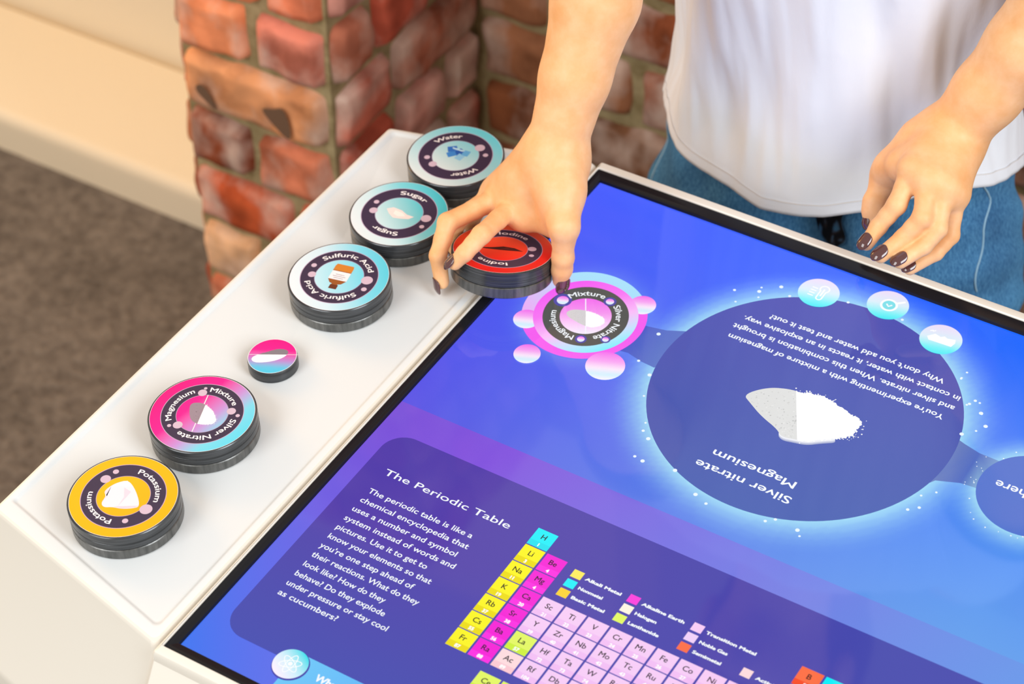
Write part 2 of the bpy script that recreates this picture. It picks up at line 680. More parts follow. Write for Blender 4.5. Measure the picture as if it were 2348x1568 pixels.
def wing_loop(d, z, base=None, r=0.006):
    return flat3(rounded(inset(base or wing, d), r, N_), z)


loops = [flat3(rounded(low, 0.004, N_), -0.26), flat3(rounded(low, 0.004, N_), -0.088), flat3(rounded(inset(low, 0.002), 0.004, N_), -0.082)]
loops += [wing_loop(0.0, -0.006, r=0.005), wing_loop(0.0006, -0.001, r=0.005), wing_loop(0.0022, 0.0015, r=0.004), wing_loop(0.004, 0.002, r=0.004)]
body = loft('table_body', loops, M['white'], table, cap_last=False)
tray_in = [(-0.1868, -0.5117), (-0.0222, -0.5515), (-0.0222, 0.0090), (-0.1848, -0.0295)]
tl = [wing_loop(0.004, 0.002, r=0.004)]
for d, z in ((-0.0016, 0.002), (-0.0004, 0.0018), (0.0006, 0.001), (0.0014, 0.0003), (0.0026, 0.0)):
    tl.append(flat3(rounded(inset(tray_in, d), 0.004, N_), z))
loft('tray', tl, M['tray'], table, cap_last=True, sm=60)

# the display housing: white frame, black bezel, screen
SX, SY = 0.987, -0.5551
fr_out = [(-0.0112, -0.5725), (1.03, -0.5725), (1.03, 0.0200), (-0.0112, 0.0200)]
bz_out = [(-0.0072, SY - 0.0085), (SX + 0.008, SY - 0.0085), (SX + 0.008, 0.0108), (-0.0080, 0.0108)]
bz_in = [(0.0, SY), (SX, SY), (SX, 0.0), (0.0, 0.0)]


def rl(poly, z, r, d=0.0):
    return flat3(rounded(inset(poly, d), r, 4), z)


slope = [(-0.0112, -0.6360), (1.06, -0.6360), (1.06, 0.0200), (-0.0112, 0.0200)]
loft('display_frame', [rl(slope, -0.26, 0.002), rl(slope, -0.095, 0.002), rl(fr_out, -0.004, 0.002), rl(fr_out, 0.002, 0.0019, 0.0004), rl(fr_out, 0.0044, 0.0015, 0.0016), rl(fr_out, 0.005, 0.001, 0.003),
     rl(bz_out, 0.005, 0.0012, -0.0008), rl(bz_out, 0.0040, 0.001), rl(bz_out, 0.002, 0.001)], M['white'], table, cap_last=False)
loft('bezel', [rl(bz_out, 0.0020, 0.001), rl(bz_out, 0.0036, 0.001, 0.0003), rl(bz_out, 0.0036, 0.001, 0.0035), rl(bz_in, 0.0026, 0.0004, -0.0022), rl(bz_in, 0.0022, 0.0004, -0.0006), rl(bz_in, -0.001, 0.0002, 0.0)], M['bezel'], table, cap_last=False, sm=20)
box('pedestal', 0.02, 0.86, -0.46, -0.09, FLOOR, -0.25, M['white'], table, 0.02)
box('underside', -0.17, 1.0, -0.56, -0.03, -0.262, -0.245, M['white'], table, 0.004)

# ---- what the screen shows
BIG, BR = (0.2591, -0.1450), 0.1154
SML, SR = (0.4385, -0.1480), 0.0388
L1Y = -0.2885
nx, ny = 330, 186
gx = np.linspace(0, SX, nx); gy = np.concatenate([np.linspace(SY, L1Y - 1e-5, 90), np.linspace(L1Y, 0, 96)])
GX, GY = np.meshgrid(gx, gy)


def bil(tlc, trc, blc, brc, u, v):
    a = np.array([s2l(c) for c in (tlc, trc, blc, brc)])
    u, v = u[..., None], v[..., None]
    return (a[0] * (1 - u) + a[1] * u) * (1 - v) + (a[2] * (1 - u) + a[3] * u) * v


u = np.clip(GX / 0.45, 0, 1); v = np.clip(-GY / 0.2885, 0, 1)
up = bil((72, 96, 255), (0, 106, 255), (86, 84, 228), (98, 158, 236), u, v)
t = np.clip((GX + 0.4 * (-GY - 0.2885)) / 0.5, 0, 1)[..., None]
c0, c1, c2_ = (np.array(s2l(c)) for c in ((120, 82, 216), (128, 84, 222), (104, 150, 232)))
dn = np.where(t < 0.2, c0 + (c1 - c0) * t / 0.2, c1 + (c2_ - c1) * (t - 0.2) / 0.8)
q = np.clip((-GY - 0.31) / 0.245, 0, 1)[..., None] * np.clip(1 - GX / 0.2, 0, 1)[..., None]
dn = dn + (np.array(s2l((56, 116, 240))) - dn) * q ** 1.1
colr = np.where((GY >= L1Y)[..., None], up, dn)
halo = np.array(s2l((166, 226, 246)))


def glow(cx, cy, r, w, k):
    d = np.hypot(GX - cx, GY - cy) - r
    g = np.clip(1 - d / w, 0, 1)
    st = np.floor(g * 6) / 6 * 0.35 + g * 0.65
    return np.where(d > -0.004, st ** 2.2, 1.0) * k


for cx, cy, r, w, k in ((*BIG, BR, 0.034, 0.92), (*SML, SR, 0.024, 0.9), (0.0715, -0.143, 0.048, 0.02, 0.12)):
    g = (glow(cx, cy, r, w, k) * (GY >= L1Y))[..., None]
    colr = colr * (1 - g) + halo * g
V = np.stack([GX, GY, np.zeros_like(GX)], -1).reshape(-1, 3)
ii = (np.arange(ny - 1)[:, None] * nx + np.arange(nx - 1)[None]).ravel()
F = np.stack([ii, ii + 1, ii + nx + 1, ii + nx], -1)
screen = make('screen', V.tolist(), F.tolist(), M['display'], table, smooth=False, cols=colr.reshape(-1, 3))
WHT = s2l((246, 250, 255))


# information panel with its text
def grad2(cl_, cr_, x0, x1):
    a, b = s2l(cl_), s2l(cr_)
    return lambda x, y: mixc(a, b, (x - x0) / (x1 - x0))


pn = Flat(0.0002)
px0, px1, py0, py1 = 0.0132, 0.93, -0.5293, -0.3166
pts = rounded([(px0, py0), (px1, py0), (px1, py1), (px0, py1)], 0.0185, 10)
pcol = lambda x, y: mixc(mixc(s2l((80, 62, 170)), s2l((70, 74, 174)), (x - 0.1) / 0.3), s2l((68, 76, 176)), (-0.40 - y) / 0.13)
cxm = [0.02 + 0.02 * k for k in range(46)]
# panel in vertical strips so that its tint can change along it
xs = sorted(set([p[0] for p in pts] + cxm))


def edge_y(x, top):
    r = 0.0185
    dx = max(px0 + r - x, x - (px1 - r), 0)
    e = r - math.sqrt(max(r * r - dx * dx, 0))
    return py1 - e if top else py0 + e


P, Fc = [], []
for i, x in enumerate(xs):
    for j in range(6):
        P.append((x, edge_y(x, False) + (edge_y(x, True) - edge_y(x, False)) * j / 5))
for i in range(len(xs) - 1):
    for j in range(5):
        Fc.append((i * 6 + j, i * 6 + 6 + j, i * 6 + 7 + j, i * 6 + 1 + j))
pn.add(P, Fc, pcol, 0)
panel = pn.build('information_panel', M['display'], screen)

tx = Flat(0.0004)
tx.text('The Periodic Table', 0.0300, -0.3568, 0.1362, 0.0060, WHT, 0, 0.006)
lines = [("The periodic table is like a", 0.1184), ("chemical encyclopedia that", 0.1215), ("uses a number and symbol", 0.1180), ("system instead of words and", 0.1230),
         ("pictures. Use it to get to", 0.1065), ("know your elements so that", 0.1165), ("you're one step ahead of", 0.1085), ("their reactions. What do they", 0.1195),
         ("look like? How do they", 0.0985), ("behave? Do they explode", 0.1050), ("under pressure or stay cool", 0.1138), ("as cucumbers?", 0.0793)]
for k, (s_, x1) in enumerate(lines):
    tx.text(s_, 0.0303, -0.3772 - 0.00988 * k, x1, 0.0048, WHT, 0, 0.012)
tx.build('lettering', M['display'], screen)

# periodic table
CY, YE, MG, PKc, LIME, PALE, RED, CREAM, GOLD, LAV = (s2l(c) for c in ((0, 240, 250), (250, 244, 30), (244, 20, 214), (246, 204, 246), (226, 246, 100), (252, 218, 222), (250, 110, 70), (255, 244, 226), (250, 216, 60), (240, 208, 248)))
LOWER = {YE: s2l((236, 220, 0)), MG: s2l((250, 40, 226)), PKc: s2l((242, 190, 244)), LIME: s2l((206, 240, 60)), PALE: s2l((250, 200, 210)), RED: s2l((246, 74, 40)), CY: s2l((0, 226, 240))}
G0 = (0.1543, -0.3451); PX, PY = 0.01788, 0.01720
els = [(0, 0, 'H', '1', CY), (17, 0, 'He', '2', LAV)]
for k, (a, b) in enumerate((('Li', 3), ('Na', 11), ('K', 19), ('Rb', 37), ('Cs', 55), ('Fr', 87))):
    els.append((0, k + 1, a, str(b), YE))
for k, (a, b) in enumerate((('Be', 4), ('Mg', 4), ('Ca', 20), ('Sr', 38), ('Ba', 56), ('Ra', 88))):
    els.append((1, k + 1, a, str(b), MG))
for row, first, names in ((3, 21, 'Sc Ti V Cr Mn Fe Co Ni Cu Zn'), (4, 39, 'Y Zr Nb Mo Tc Ru Rh Pd Ag Cd'), (5, 57, 'La Hf Ta W Re Os Ir Pt Au Hg'), (6, 89, 'Ac Rf Db Sg Bh Hs Mt Ds Rg Cn')):
    for k, nme in enumerate(names.split()):
        num = first + k + (14 if row > 4 and k else 0)
        els.append((2 + k, row, nme, str(num), LIME if nme == 'La' else PALE if nme == 'Ac' else PKc))
for row, first, names, cs in ((1, 5, 'B C N O F Ne', (RED, CY, CY, CY, CREAM, LAV)), (2, 13, 'Al Si P S Cl Ar', (GOLD, RED, CY, CY, CREAM, LAV)),
                              (3, 31, 'Ga Ge As Se Br Kr', (GOLD, RED, RED, CY, CREAM, LAV)), (4, 49, 'In Sn Sb Te I Xe', (GOLD, GOLD, RED, RED, CREAM, LAV)),
                              (5, 81, 'Tl Pb Bi Po At Rn', (GOLD, GOLD, GOLD, RED, CREAM, LAV))):
    for k, nme in enumerate(names.split()):
        els.append((12 + k, row, nme, str(first + k), cs[k]))
for row, first, names, c in ((7.37, 58, 'Ce Pr Nd Pm Sm Eu Gd Tb Dy Ho Er Tm Yb Lu', LIME), (8.37, 90, 'Th Pa U Np Pu Am Cm Bk Cf Es Fm Md No Lr', PALE)):
    for k, nme in enumerate(names.split()):
        els.append((1.85 + k, row, nme, str(first + k), c))
pt = Flat(0.0004)
BLK = s2l((24, 10, 30))
for cx_, rw, sy_, nb, c in els:
    x, y = G0[0] + PX * cx_, G0[1] - PY * rw
    pt.rect(x, y - 0.0163, x + 0.0163, y, c, 0)
    pt.rect(x, y - 0.0163, x + 0.0163, y - 0.0112, LOWER.get(c, c), 0.00005)
    pt.text(sy_, x + 0.0082, y - 0.0082, None, 0.0044, BLK, 0.0001, 0.012, align='C')
    pt.text(nb, x + 0.0082, y - 0.0151, None, 0.0028, (1, 1, 1), 0.0001, 0.05, align='C')
for xx, nm3 in ((0.1960, (('Alkali Metal', GOLD), ('Nonmetal', CY), ('Basic Metal', s2l((250, 210, 50))))), (0.2405, (('Alkaline Earth', s2l((250, 60, 220))), ('Halogen', CREAM), ('Lanthanide', LIME))),
                (0.2899, (('Transition Metal', PKc), ('Noble Gas', LAV), ('Semimetal', RED)))):
    for k, (nm, c) in enumerate(nm3):
        y = -0.3650 - 0.0094 * k
        pt.rect(xx, y - 0.0072, xx + 0.0080, y, s2l((250, 234, 96)) if nm == 'Alkali Metal' else c, 0)
        pt.text(nm, xx + 0.0109, y - 0.0052, xx + 0.0109 + 0.00232 * len(nm), 0.0026, WHT, 0, 0.05)
pt.rect(0.3363, -0.3896, 0.3437, -0.3824, PALE, 0)
pt.text('Actinide', 0.3472, -0.3876, 0.3472 + 0.0186, 0.0026, WHT, 0, 0.05)
pt.build('periodic_table', M['display'], screen)

# round button and bar at the near edge
b_ = Flat(0.0006)
b_.rect(0.0746, SY + 0.0002, 0.24, -0.5203, grad2((110, 200, 248), (70, 150, 246), 0.07, 0.24), 0)
ax, ay = 0.0746, -0.5312
b_.disc(ax + 0.0006, ay - 0.0006, 0.0131, s2l((70, 66, 170)), 0.0001)
gr = lin(60, 1, [(0, (255, 240, 255)), (0.45, (214, 240, 252)), (1, (40, 222, 236))])
b_.disc(ax, ay, 0.0124, lambda x, y: gr((x - ax) / 0.0124, (y - ay) / 0.0124), 0.0002)
for k in range(3):
    t0 = math.radians(28 + 60 * k)
    el = [(0.0078 * math.cos(2 * PI * j / 40), 0.0028 * math.sin(2 * PI * j / 40)) for j in range(40)]
    el = [(ax + x * math.cos(t0) - y * math.sin(t0), ay + x * math.sin(t0) + y * math.cos(t0)) for x, y in el]
    b_.line(el, 0.0006, (1, 1, 1), 0.0003, True)
b_.disc(ax, ay, 0.0016, (1, 1, 1), 0.0004, 20, 1)
b_.text('What', 0.0962, -0.5343, 0.1142, 0.0056, WHT, 0.0002, 0.04)
b_.build('atom_button', M['display'], screen)

# big information bubble with necks to its neighbours
bb = Flat(0.0002)
neck = s2l((70, 92, 190)); neck2 = s2l((116, 136, 196))
bb.add([(0.1095, -0.1300), (0.1185, -0.1292), (0.1330, -0.1262), (0.1480, -0.1190), (0.155, -0.145), (0.1450, -0.1660), (0.1330, -0.1650), (0.1200, -0.1618), (0.1050, -0.1640)],
       [tuple(range(9))], lambda x, y: mixc(s2l((62, 78, 200)), s2l((96, 122, 200)), (x - 0.108) / 0.035), 0)
bb.add([(0.3660, -0.1210), (0.3774, -0.1247), (0.3900, -0.1278), (0.4110, -0.1282), (0.412, -0.15), (0.4020, -0.1600), (0.3900, -0.1612), (0.3739, -0.1675), (0.3600, -0.19)],
       [tuple(range(9))], lambda x, y: mixc(s2l((112, 132, 186)), s2l((74, 104, 196)), (x - 0.366) / 0.03) if x < 0.4 else s2l((132, 176, 216)), 0)
bub = lambda x, y: mixc(s2l((80, 82, 178)), s2l((70, 95, 176)), ((x - BIG[0]) * 0.3 - (y - BIG[1]) * 0.95) / 0.23 + 0.5)
bb.disc(*BIG, BR, bub, 0.0001, 128, 10)
bb.disc(*SML, SR, s2l((82, 118, 208)), 0.0001, 80, 3)
rg = random.Random(7)
for k in range(46):
    t = rg.uniform(0, 2 * PI); d = abs(rg.gauss(0.006, 0.007)); r = rg.choice((0.0009, 0.0012, 0.0016))
    bb.disc(BIG[0] + (BR + d) * math.cos(t), BIG[1] + (BR + d) * math.sin(t), r, s2l((236, 248, 255)), 0.0002, 14, 1)
for k in range(46):
    t = rg.uniform(0, 2 * PI); d = abs(rg.gauss(0.003, 0.004))
    bb.disc(SML[0] + (SR + d) * math.cos(t), SML[1] + (SR + d) * math.sin(t), rg.choice((0.0004, 0.0006)), s2l((236, 248, 255)), 0.0002, 10, 1)
bb.build('information_bubble', M['display'], screen)
bt = Flat(0.0005)
bt.text('Silver nitrate', 0.2946, -0.2325, 0.2190, 0.0070, WHT, 0, 0.012, True)
bt.text('Magnesium', 0.2908, -0.2178, 0.2250, 0.0070, WHT, 0, 0.012, True)
bt.text("You're experimenting with a mixture of magnesium", 0.3527, -0.1058, 0.1766, 0.0050, WHT, 0, 0.02, True)
bt.text('and silver nitrate. When this combination is brought', 0.3557, -0.0939, 0.1744, 0.0050, WHT, 0, 0.02, True)
bt.text('in contact with water, it reacts in an explosive way.', 0.3552, -0.0828, 0.1774, 0.0050, WHT, 0, 0.02, True)
bt.text("Why don't you add water and test it out?", 0.3378, -0.0718, 0.1944, 0.0050, WHT, 0, 0.02, True)
bt.text('Place here', 0.4640, -0.1455, 0.4116, 0.0075, WHT, 0, 0.012, True)
bt.build('bubble_lettering', M['display'], screen)


def powder(fl, pts, div, z, grey, white, seed, grains=True):
    """heap of two powders: a grey half before the line div, a white half beyond it"""
    rg = random.Random(seed)
    cx, cy = sum(p[0] for p in pts) / len(pts), sum(p[1] for p in pts) / len(pts)
    (ax_, ay_), (bx_, by_) = div
    sd = lambda x, y: (bx_ - ax_) * (y - ay_) - (by_ - ay_) * (x - ax_)
    sc = max(math.hypot(p[0] - cx, p[1] - cy) for p in pts)
    dense = []
    for i in range(len(pts)):
        p, q = pts[i], pts[(i + 1) % len(pts)]
        for k in range(2):
            t = k / 2
            dense.append((p[0] + (q[0] - p[0]) * t, p[1] + (q[1] - p[1]) * t))
    dense = [(x + rg.gauss(0, sc * 0.012), y + rg.gauss(0, sc * 0.012)) if sd(x, y) < 0 else (x, y) for x, y in dense]

    def clip(poly, sign):
        out = []
        for i in range(len(poly)):
            p, q = poly[i], poly[(i + 1) % len(poly)]
            a, b = sd(*p) * sign, sd(*q) * sign
            if a >= 0:
                out.append(p)
            if a * b < 0:
                t = a / (a - b)
                out.append((p[0] + (q[0] - p[0]) * t, p[1] + (q[1] - p[1]) * t))
        return out
    g_, w_ = clip(dense, 1), clip(dense, -1)
    fl.poly(g_, grey, z)
    fl.poly(w_, white, z)
    if grains:
        n = 0
        while n < 170:
            p = rg.choice(g_)
            t = rg.random() ** 0.5
            x, y = cx + (p[0] - cx) * t * 0.94, cy + (p[1] - cy) * t * 0.94
            sh = rg.uniform(0.72, 1.12)
            if sd(x, y) > 1e-9:
                fl.disc(x, y, sc * rg.uniform(0.006, 0.016), tuple(c * sh for c in grey), z + 2e-5, 7, 1)
            n += 1
        for k in range(60):
            p = rg.choice(w_)
            t = rg.uniform(0.97, 1.10)
            x, y = cx + (p[0] - cx) * t, cy + (p[1] - cy) * t
            fl.disc(x, y, sc * rg.uniform(0.005, 0.014), white, z + 2e-5, 7, 1)


pw = Flat(0.0005)
heap = [(0.2139, -0.1533), (0.2171, -0.1552), (0.2281, -0.1431), (0.2435, -0.1366), (0.2533, -0.1362), (0.2588, -0.1315), (0.2724, -0.1316), (0.2871, -0.1362), (0.3054, -0.1401), (0.3041, -0.1495), (0.3043, -0.157),
        (0.2989, -0.1636), (0.2859, -0.1725), (0.2785, -0.1787), (0.2692, -0.181), (0.2598, -0.1833), (0.2542, -0.1779), (0.2379, -0.1719), (0.2247, -0.1639)]
heap = [(0.2160, -0.1585)] + heap[2:]
for k, (d, a_) in enumerate(((0.0032, 0.35), (0.0022, 0.6), (0.0012, 0.85))):
    soft = [(0.2542, -0.1779), (0.2598, -0.1833), (0.2692, -0.181), (0.2785, -0.1787), (0.2859, -0.1725), (0.2989, -0.1636), (0.2700, -0.160)]
    pw.poly([(x + d * 0.5, y - d) for x, y in rounded_blob(soft)], mixc(s2l((70, 95, 176)), (1, 1, 1), a_), 0.00001 * k)
powder(pw, rounded_blob(heap), ((0.2683, -0.1743), (0.2483, -0.1367)), 0.0001, s2l((224, 224, 222)), (1, 1, 1), 3)
pw = Flat.build(pw, 'powder_picture', M['display'], screen)

# three round icon buttons on the rim of the bubble
for k, (cx, cy) in enumerate(((0.2143, -0.0326), (0.2662, -0.0193), (0.3169, -0.0342))):
    ic = Flat(0.0006)
    g = lin(-75, 0.016, [(0, (240, 222, 250)), (0.45, (222, 240, 252)), (0.8, (120, 244, 250)), (1, (70, 236, 246))])
    ic.disc(cx, cy, 0.0160, lambda x, y: g(x - cx, y - cy), 0)
    Wt = (1, 1, 1)
    R_ = lambda pts: [(cx - x, cy - y) for x, y in pts]
    if k == 0:
        caps = [(-0.0045 + 0.0022 * math.cos(t), 0.0052 + 0.0022 * math.sin(t)) for t in np.linspace(0, PI, 9)] + [(-0.0067, -0.003)] + \
               [(-0.0045 + 0.0036 * math.cos(t), -0.0055 + 0.0036 * math.sin(t)) for t in np.linspace(PI * 0.75, PI * 2.25, 15)] + [(-0.0023, -0.003)]
        ic.line(R_([(x + 0.002, y) for x, y in caps]), 0.0011, Wt, 0.0001, True)
        ic.line(R_([(-0.0025, 0.003), (-0.0025, -0.0055)]), 0.0014, Wt, 0.0001)
        for j in range(4):
            ic.line(R_([(0.0026, 0.0050 - 0.0030 * j), (0.0072, 0.0050 - 0.0030 * j)]), 0.0010, Wt, 0.0001)
    elif k == 1:
        ic.disc(cx + 0.0008, cy + 0.0002, 0.0068, Wt, 0.0001, 36, 1, 0.0050)
        ic.disc(cx + 0.0008, cy + 0.0002, 0.0050, s2l((130, 226, 236)), 0.0001, 30, 1)
        ic.line([(cx + 0.0050, cy + 0.0046), (cx + 0.0104, cy + 0.0092)], 0.0020, Wt, 0.0001)
        ic.line([(cx - 0.0014, cy + 0.0008), (cx + 0.0010, cy - 0.0014), (cx + 0.0030, cy + 0.0012)], 0.0013, Wt, 0.00015)
    else:
        hand_ = [(-0.0105, -0.0015), (-0.0060, 0.0035), (-0.0010, 0.0022), (0.0012, 0.0042), (0.0040, 0.0030), (0.0100, 0.0046), (0.0112, 0.0010), (0.0100, -0.0040), (-0.0080, -0.0048)]
        ic.poly([(cx + x, cy + y) for x, y in hand_], Wt, 0.0001)
        ic.line([(cx - 0.0108, cy + 0.0046), (cx - 0.0088, cy + 0.0064)], 0.0010, Wt, 0.0001)
        ic.line([(cx - 0.0088, cy + 0.0050), (cx - 0.0070, cy + 0.0070)], 0.0010, Wt, 0.0001)
    ic.build('icon_button', M['display'], screen)

# the pink mixture badge
bg = Flat(0.0007)
bc = (0.0718, -0.1432)
hi_ = lambda x, y: mixc(s2l((236, 176, 246)), s2l((170, 226, 252)), ((x - 0.03) * 0.6 + (y + 0.16)) / 0.06)
lo_ = lambda x, y: s2l((246, 96, 240))
ca = math.degrees(math.atan2(-0.1087 + 0.166, 0.1005 - 0.0315))
bg.disc(0.0698, -0.1418, 0.0484, hi_, 0, 48, 4, 0, math.radians(ca), math.radians(ca + 180))
bg.disc(0.0698, -0.1422, 0.0486, lo_, 0.00002, 48, 4, 0, math.radians(ca - 180), math.radians(ca))
ball = lambda cx, cy, r: lin(-68, 1, [(0, (244, 110, 238)), (0.35, (248, 170, 244)), (0.6, (250, 232, 252)), (0.8, (206, 240, 254)), (1, (250, 244, 255))])


def add_ball(cx, cy, r, z):
    g = ball(cx, cy, r)
    bg.disc(cx, cy, r, lambda x, y: g((x - cx) / r, (y - cy) / r), z, 36, 6)


add_ball(0.0340, -0.1680, 0.0104, 0.00005); add_ball(0.1035, -0.1110, 0.0104, 0.00005)
pg = lin(-38, 0.0405, [(0, (246, 90, 244)), (0.35, (248, 120, 244)), (0.62, (250, 190, 250)), (0.84, (190, 230, 254)), (1, (120, 240, 252))])
bg.disc(*bc, 0.0404, lambda x, y: pg(x - bc[0], y - bc[1]), 0.0001, 80, 6)
bg.disc(*bc, 0.0331, s2l((86, 88, 86)), 0.00014, 80, 2)
ig = lin(-62, 0.0197, [(0, (244, 110, 238)), (0.4, (246, 150, 240)), (0.75, (250, 208, 250)), (1, (248, 238, 255))])
bg.disc(*bc, 0.0199, lambda x, y: ig(x - bc[0], y - bc[1]), 0.00018, 60, 5)
for (x, y, r) in ((0.0472, -0.1364, 0.0046), (0.0798, -0.1201, 0.0032), (0.0817, -0.1669, 0.0029), (0.0982, -0.1582, 0.0025)):
    bg.disc(x, y, r * 1.55, s2l((84, 80, 170)), 0.00019, 30, 2)
    add_ball(x, y, r, 0.00022)
add_ball(0.0546, -0.1965 - 0.004, 0.0103, 0.0001)
add_ball(0.1125, -0.1828, 0.0150, 0.0001)
bd = Flat(0.0007, bc[0], bc[1])
pol = lambda x, y: math.degrees(math.atan2(y - bc[1], x - bc[0]))
bd.arc_text('Mixture', pol(0.0511, -0.1315), pol(0.0732, -0.1207) - 2, 0.0232, 0.0052, WHT, 0.0003)
bd.arc_text('Silver Nitrate', pol(0.0853, -0.1248) + 2, pol(0.0896, -0.1609) - 1, 0.0232, 0.0052, WHT, 0.0003)
bd.arc_text('Magnesium', pol(0.0758, -0.1692), pol(0.0485, -0.1488) + 1, 0.0232, 0.0052, WHT, 0.0003)
hp = [(-0.0155, -0.003), (-0.0120, 0.0020), (-0.0040, 0.0052), (0.0030, 0.0062), (0.0100, 0.0058), (0.0150, 0.0040), (0.0168, -0.0010), (0.0140, -0.0062), (0.0100, -0.0090), (0.0040, -0.0100), (-0.0060, -0.0085), (-0.0125, -0.0070)]
bd.line([(-0.0100, 0.0168), (0.0100, -0.0168)], 0.0008, WHT, 0.00024)
powder(bd, rounded_blob(hp), ((0.0052, -0.0088), (-0.0052, 0.0088)), 0.00026, s2l((214, 210, 212)), (1, 1, 1), 5, True)
bg.V += bd.V; nb0 = len(bg.C); bg.C += bd.C; bg.F += [tuple(i + nb0 for i in f) for f in bd.F]
bg.build('mixture_badge', M['display'], screen)

# ------------------------------------------------------------------ chemistry pucks
PR, PH = 0.040, 0.0223


def lathe(name, prof, material, parent, n=96):
    V, F = [], []
    for r, z in prof:
        for j in range(n):
            t = 2 * PI * j / n
            V.append((r * math.cos(t), r * math.sin(t), z))
    for i in range(len(prof) - 1):
        for j in range(n):
            F.append((i * n + j, i * n + (j + 1) % n, (i + 1) * n + (j + 1) % n, (i + 1) * n + j))
    F.append(tuple(range(n - 1, -1, -1)))
    F.append(tuple((len(prof) - 1) * n + j for j in range(n)))
    o = make(name, V, F, material, parent, smooth=False)
    auto_smooth(o, 30)
    return o


DARK = s2l((58, 46, 72)); DOT = s2l((206, 180, 198)); OFF = s2l((236, 228, 232))


def puck_parts(root, r, h, two):
    if two:
        lathe('base', [(r - 0.0012, 0), (r - 0.0004, 0.0006), (r, 0.0012), (r, 0.0086), (r - 0.0006, 0.0092), (r - 0.0016, 0.0094)], M['ring'], root)
        lathe('body', [(r - 0.0018, 0.0094), (r - 0.0018, 0.0098), (r - 0.0004, 0.0100), (r, 0.0105), (r, 0.0150), (r - 0.0003, 0.0152), (r - 0.0003, 0.0156), (r, 0.0158), (r, h - 0.0006), (r - 0.0006, h)], M['puck'], root)
    else:
        lathe('body', [(r - 0.0006, 0), (r, 0.0006), (r, h - 0.0022), (r - 0.0003, h - 0.0012), (r - 0.0006, h)], M['puck'], root)


def big_puck(outer, inner, words, dots, picture):
    """outer and inner: colour functions on the unit disc; words: (text, start, end); dots: (radius, angle, size)"""
    root = bpy.data.objects.new('puck', None)
    COL.objects.link(root)
    puck_parts(root, PR, PH, True)
    z = PH + 0.0001
    f = Flat(z)
    R0 = PR * 0.965
    f.disc(0, 0, R0, OFF, 0, 96, 1, R0 * 0.993)
    f.disc(0, 0, R0 * 0.993, lambda x, y: outer(x / PR, y / PR), 0, 96, 8, PR * 0.765)
    f.disc(0, 0, PR * 0.765, s2l((190, 160, 190)), 0, 96, 1, PR * 0.752)
    f.disc(0, 0, PR * 0.752, DARK, 0, 96, 1, PR * 0.485)
    f.disc(0, 0, PR * 0.485, s2l((170, 150, 180)), 0, 80, 1, PR * 0.474)
    f.disc(0, 0, PR * 0.474, lambda x, y: inner(x / PR, y / PR), 0, 80, 6)
    for rr, an, sz in dots:
        t = math.radians(an)
        f.disc(PR * rr * math.cos(t), PR * rr * math.sin(t), PR * sz, DOT, 0.00005, 24, 1)
    picture(f)
    lab = f.build('label', M['print'], root)
    for w_, a0, a1 in words:
        t_ = Flat(z)
        t_.arc_text(w_, a0, a1, PR * 0.565, PR * 0.112, s2l((244, 238, 240)), 0.00012, 0.016)
        t_.build('lettering', M['print'], lab)
    return root


def S(pts, k=PR):
    return [(x * k, y * k) for x, y in pts]


def pic_rock(f):
    pts = [(-0.20, 0.30), (-0.05, 0.38), (0.10, 0.26), (0.27, 0.02), (0.36, -0.18), (0.30, -0.24), (0.08, -0.30), (-0.10, -0.28), (-0.26, -0.32), (-0.34, -0.22), (-0.30, -0.06), (-0.38, 0.05), (-0.30, 0.20)]
    a = math.radians(20)
    rot = lambda p: (p[0] * math.cos(a) - p[1] * math.sin(a), p[0] * math.sin(a) + p[1] * math.cos(a))
    pts = [rot(p) for p in pts]
    f.poly(S(rounded_blob(pts)), s2l((236, 224, 232)), 0.00005)
    for q, c in (([0, 1, 2, 12], (246, 238, 244)), ([4, 5, 6, 7], (214, 200, 214)), ([9, 10, 11, 12], (224, 212, 224))):
        f.poly(S([tuple(v * 0.96 for v in pts[i]) for i in q]), s2l(c), 0.00007)
    f.poly(S([rot(p) for p in ((-0.05, 0.2), (0.02, -0.02), (-0.02, -0.26), (0.06, -0.02), (0.10, 0.12))]), s2l((220, 206, 220)), 0.00008)


def pic_heap(f):
    f.line(S([(-0.20, 0.44), (0.12, -0.46)]), PR * 0.018, OFF, 0.00004)
    hp = S([(-0.36, 0.10), (-0.20, 0.22), (0.02, 0.20), (0.22, 0.10), (0.36, -0.04), (0.30, -0.16), (0.10, -0.26), (-0.08, -0.24), (-0.22, -0.10)])
    powder(f, rounded_blob(hp), ((0.0032, -0.010), (-0.0048, 0.012)), 0.00005, s2l((150, 132, 144)), s2l((250, 246, 246)), 9)


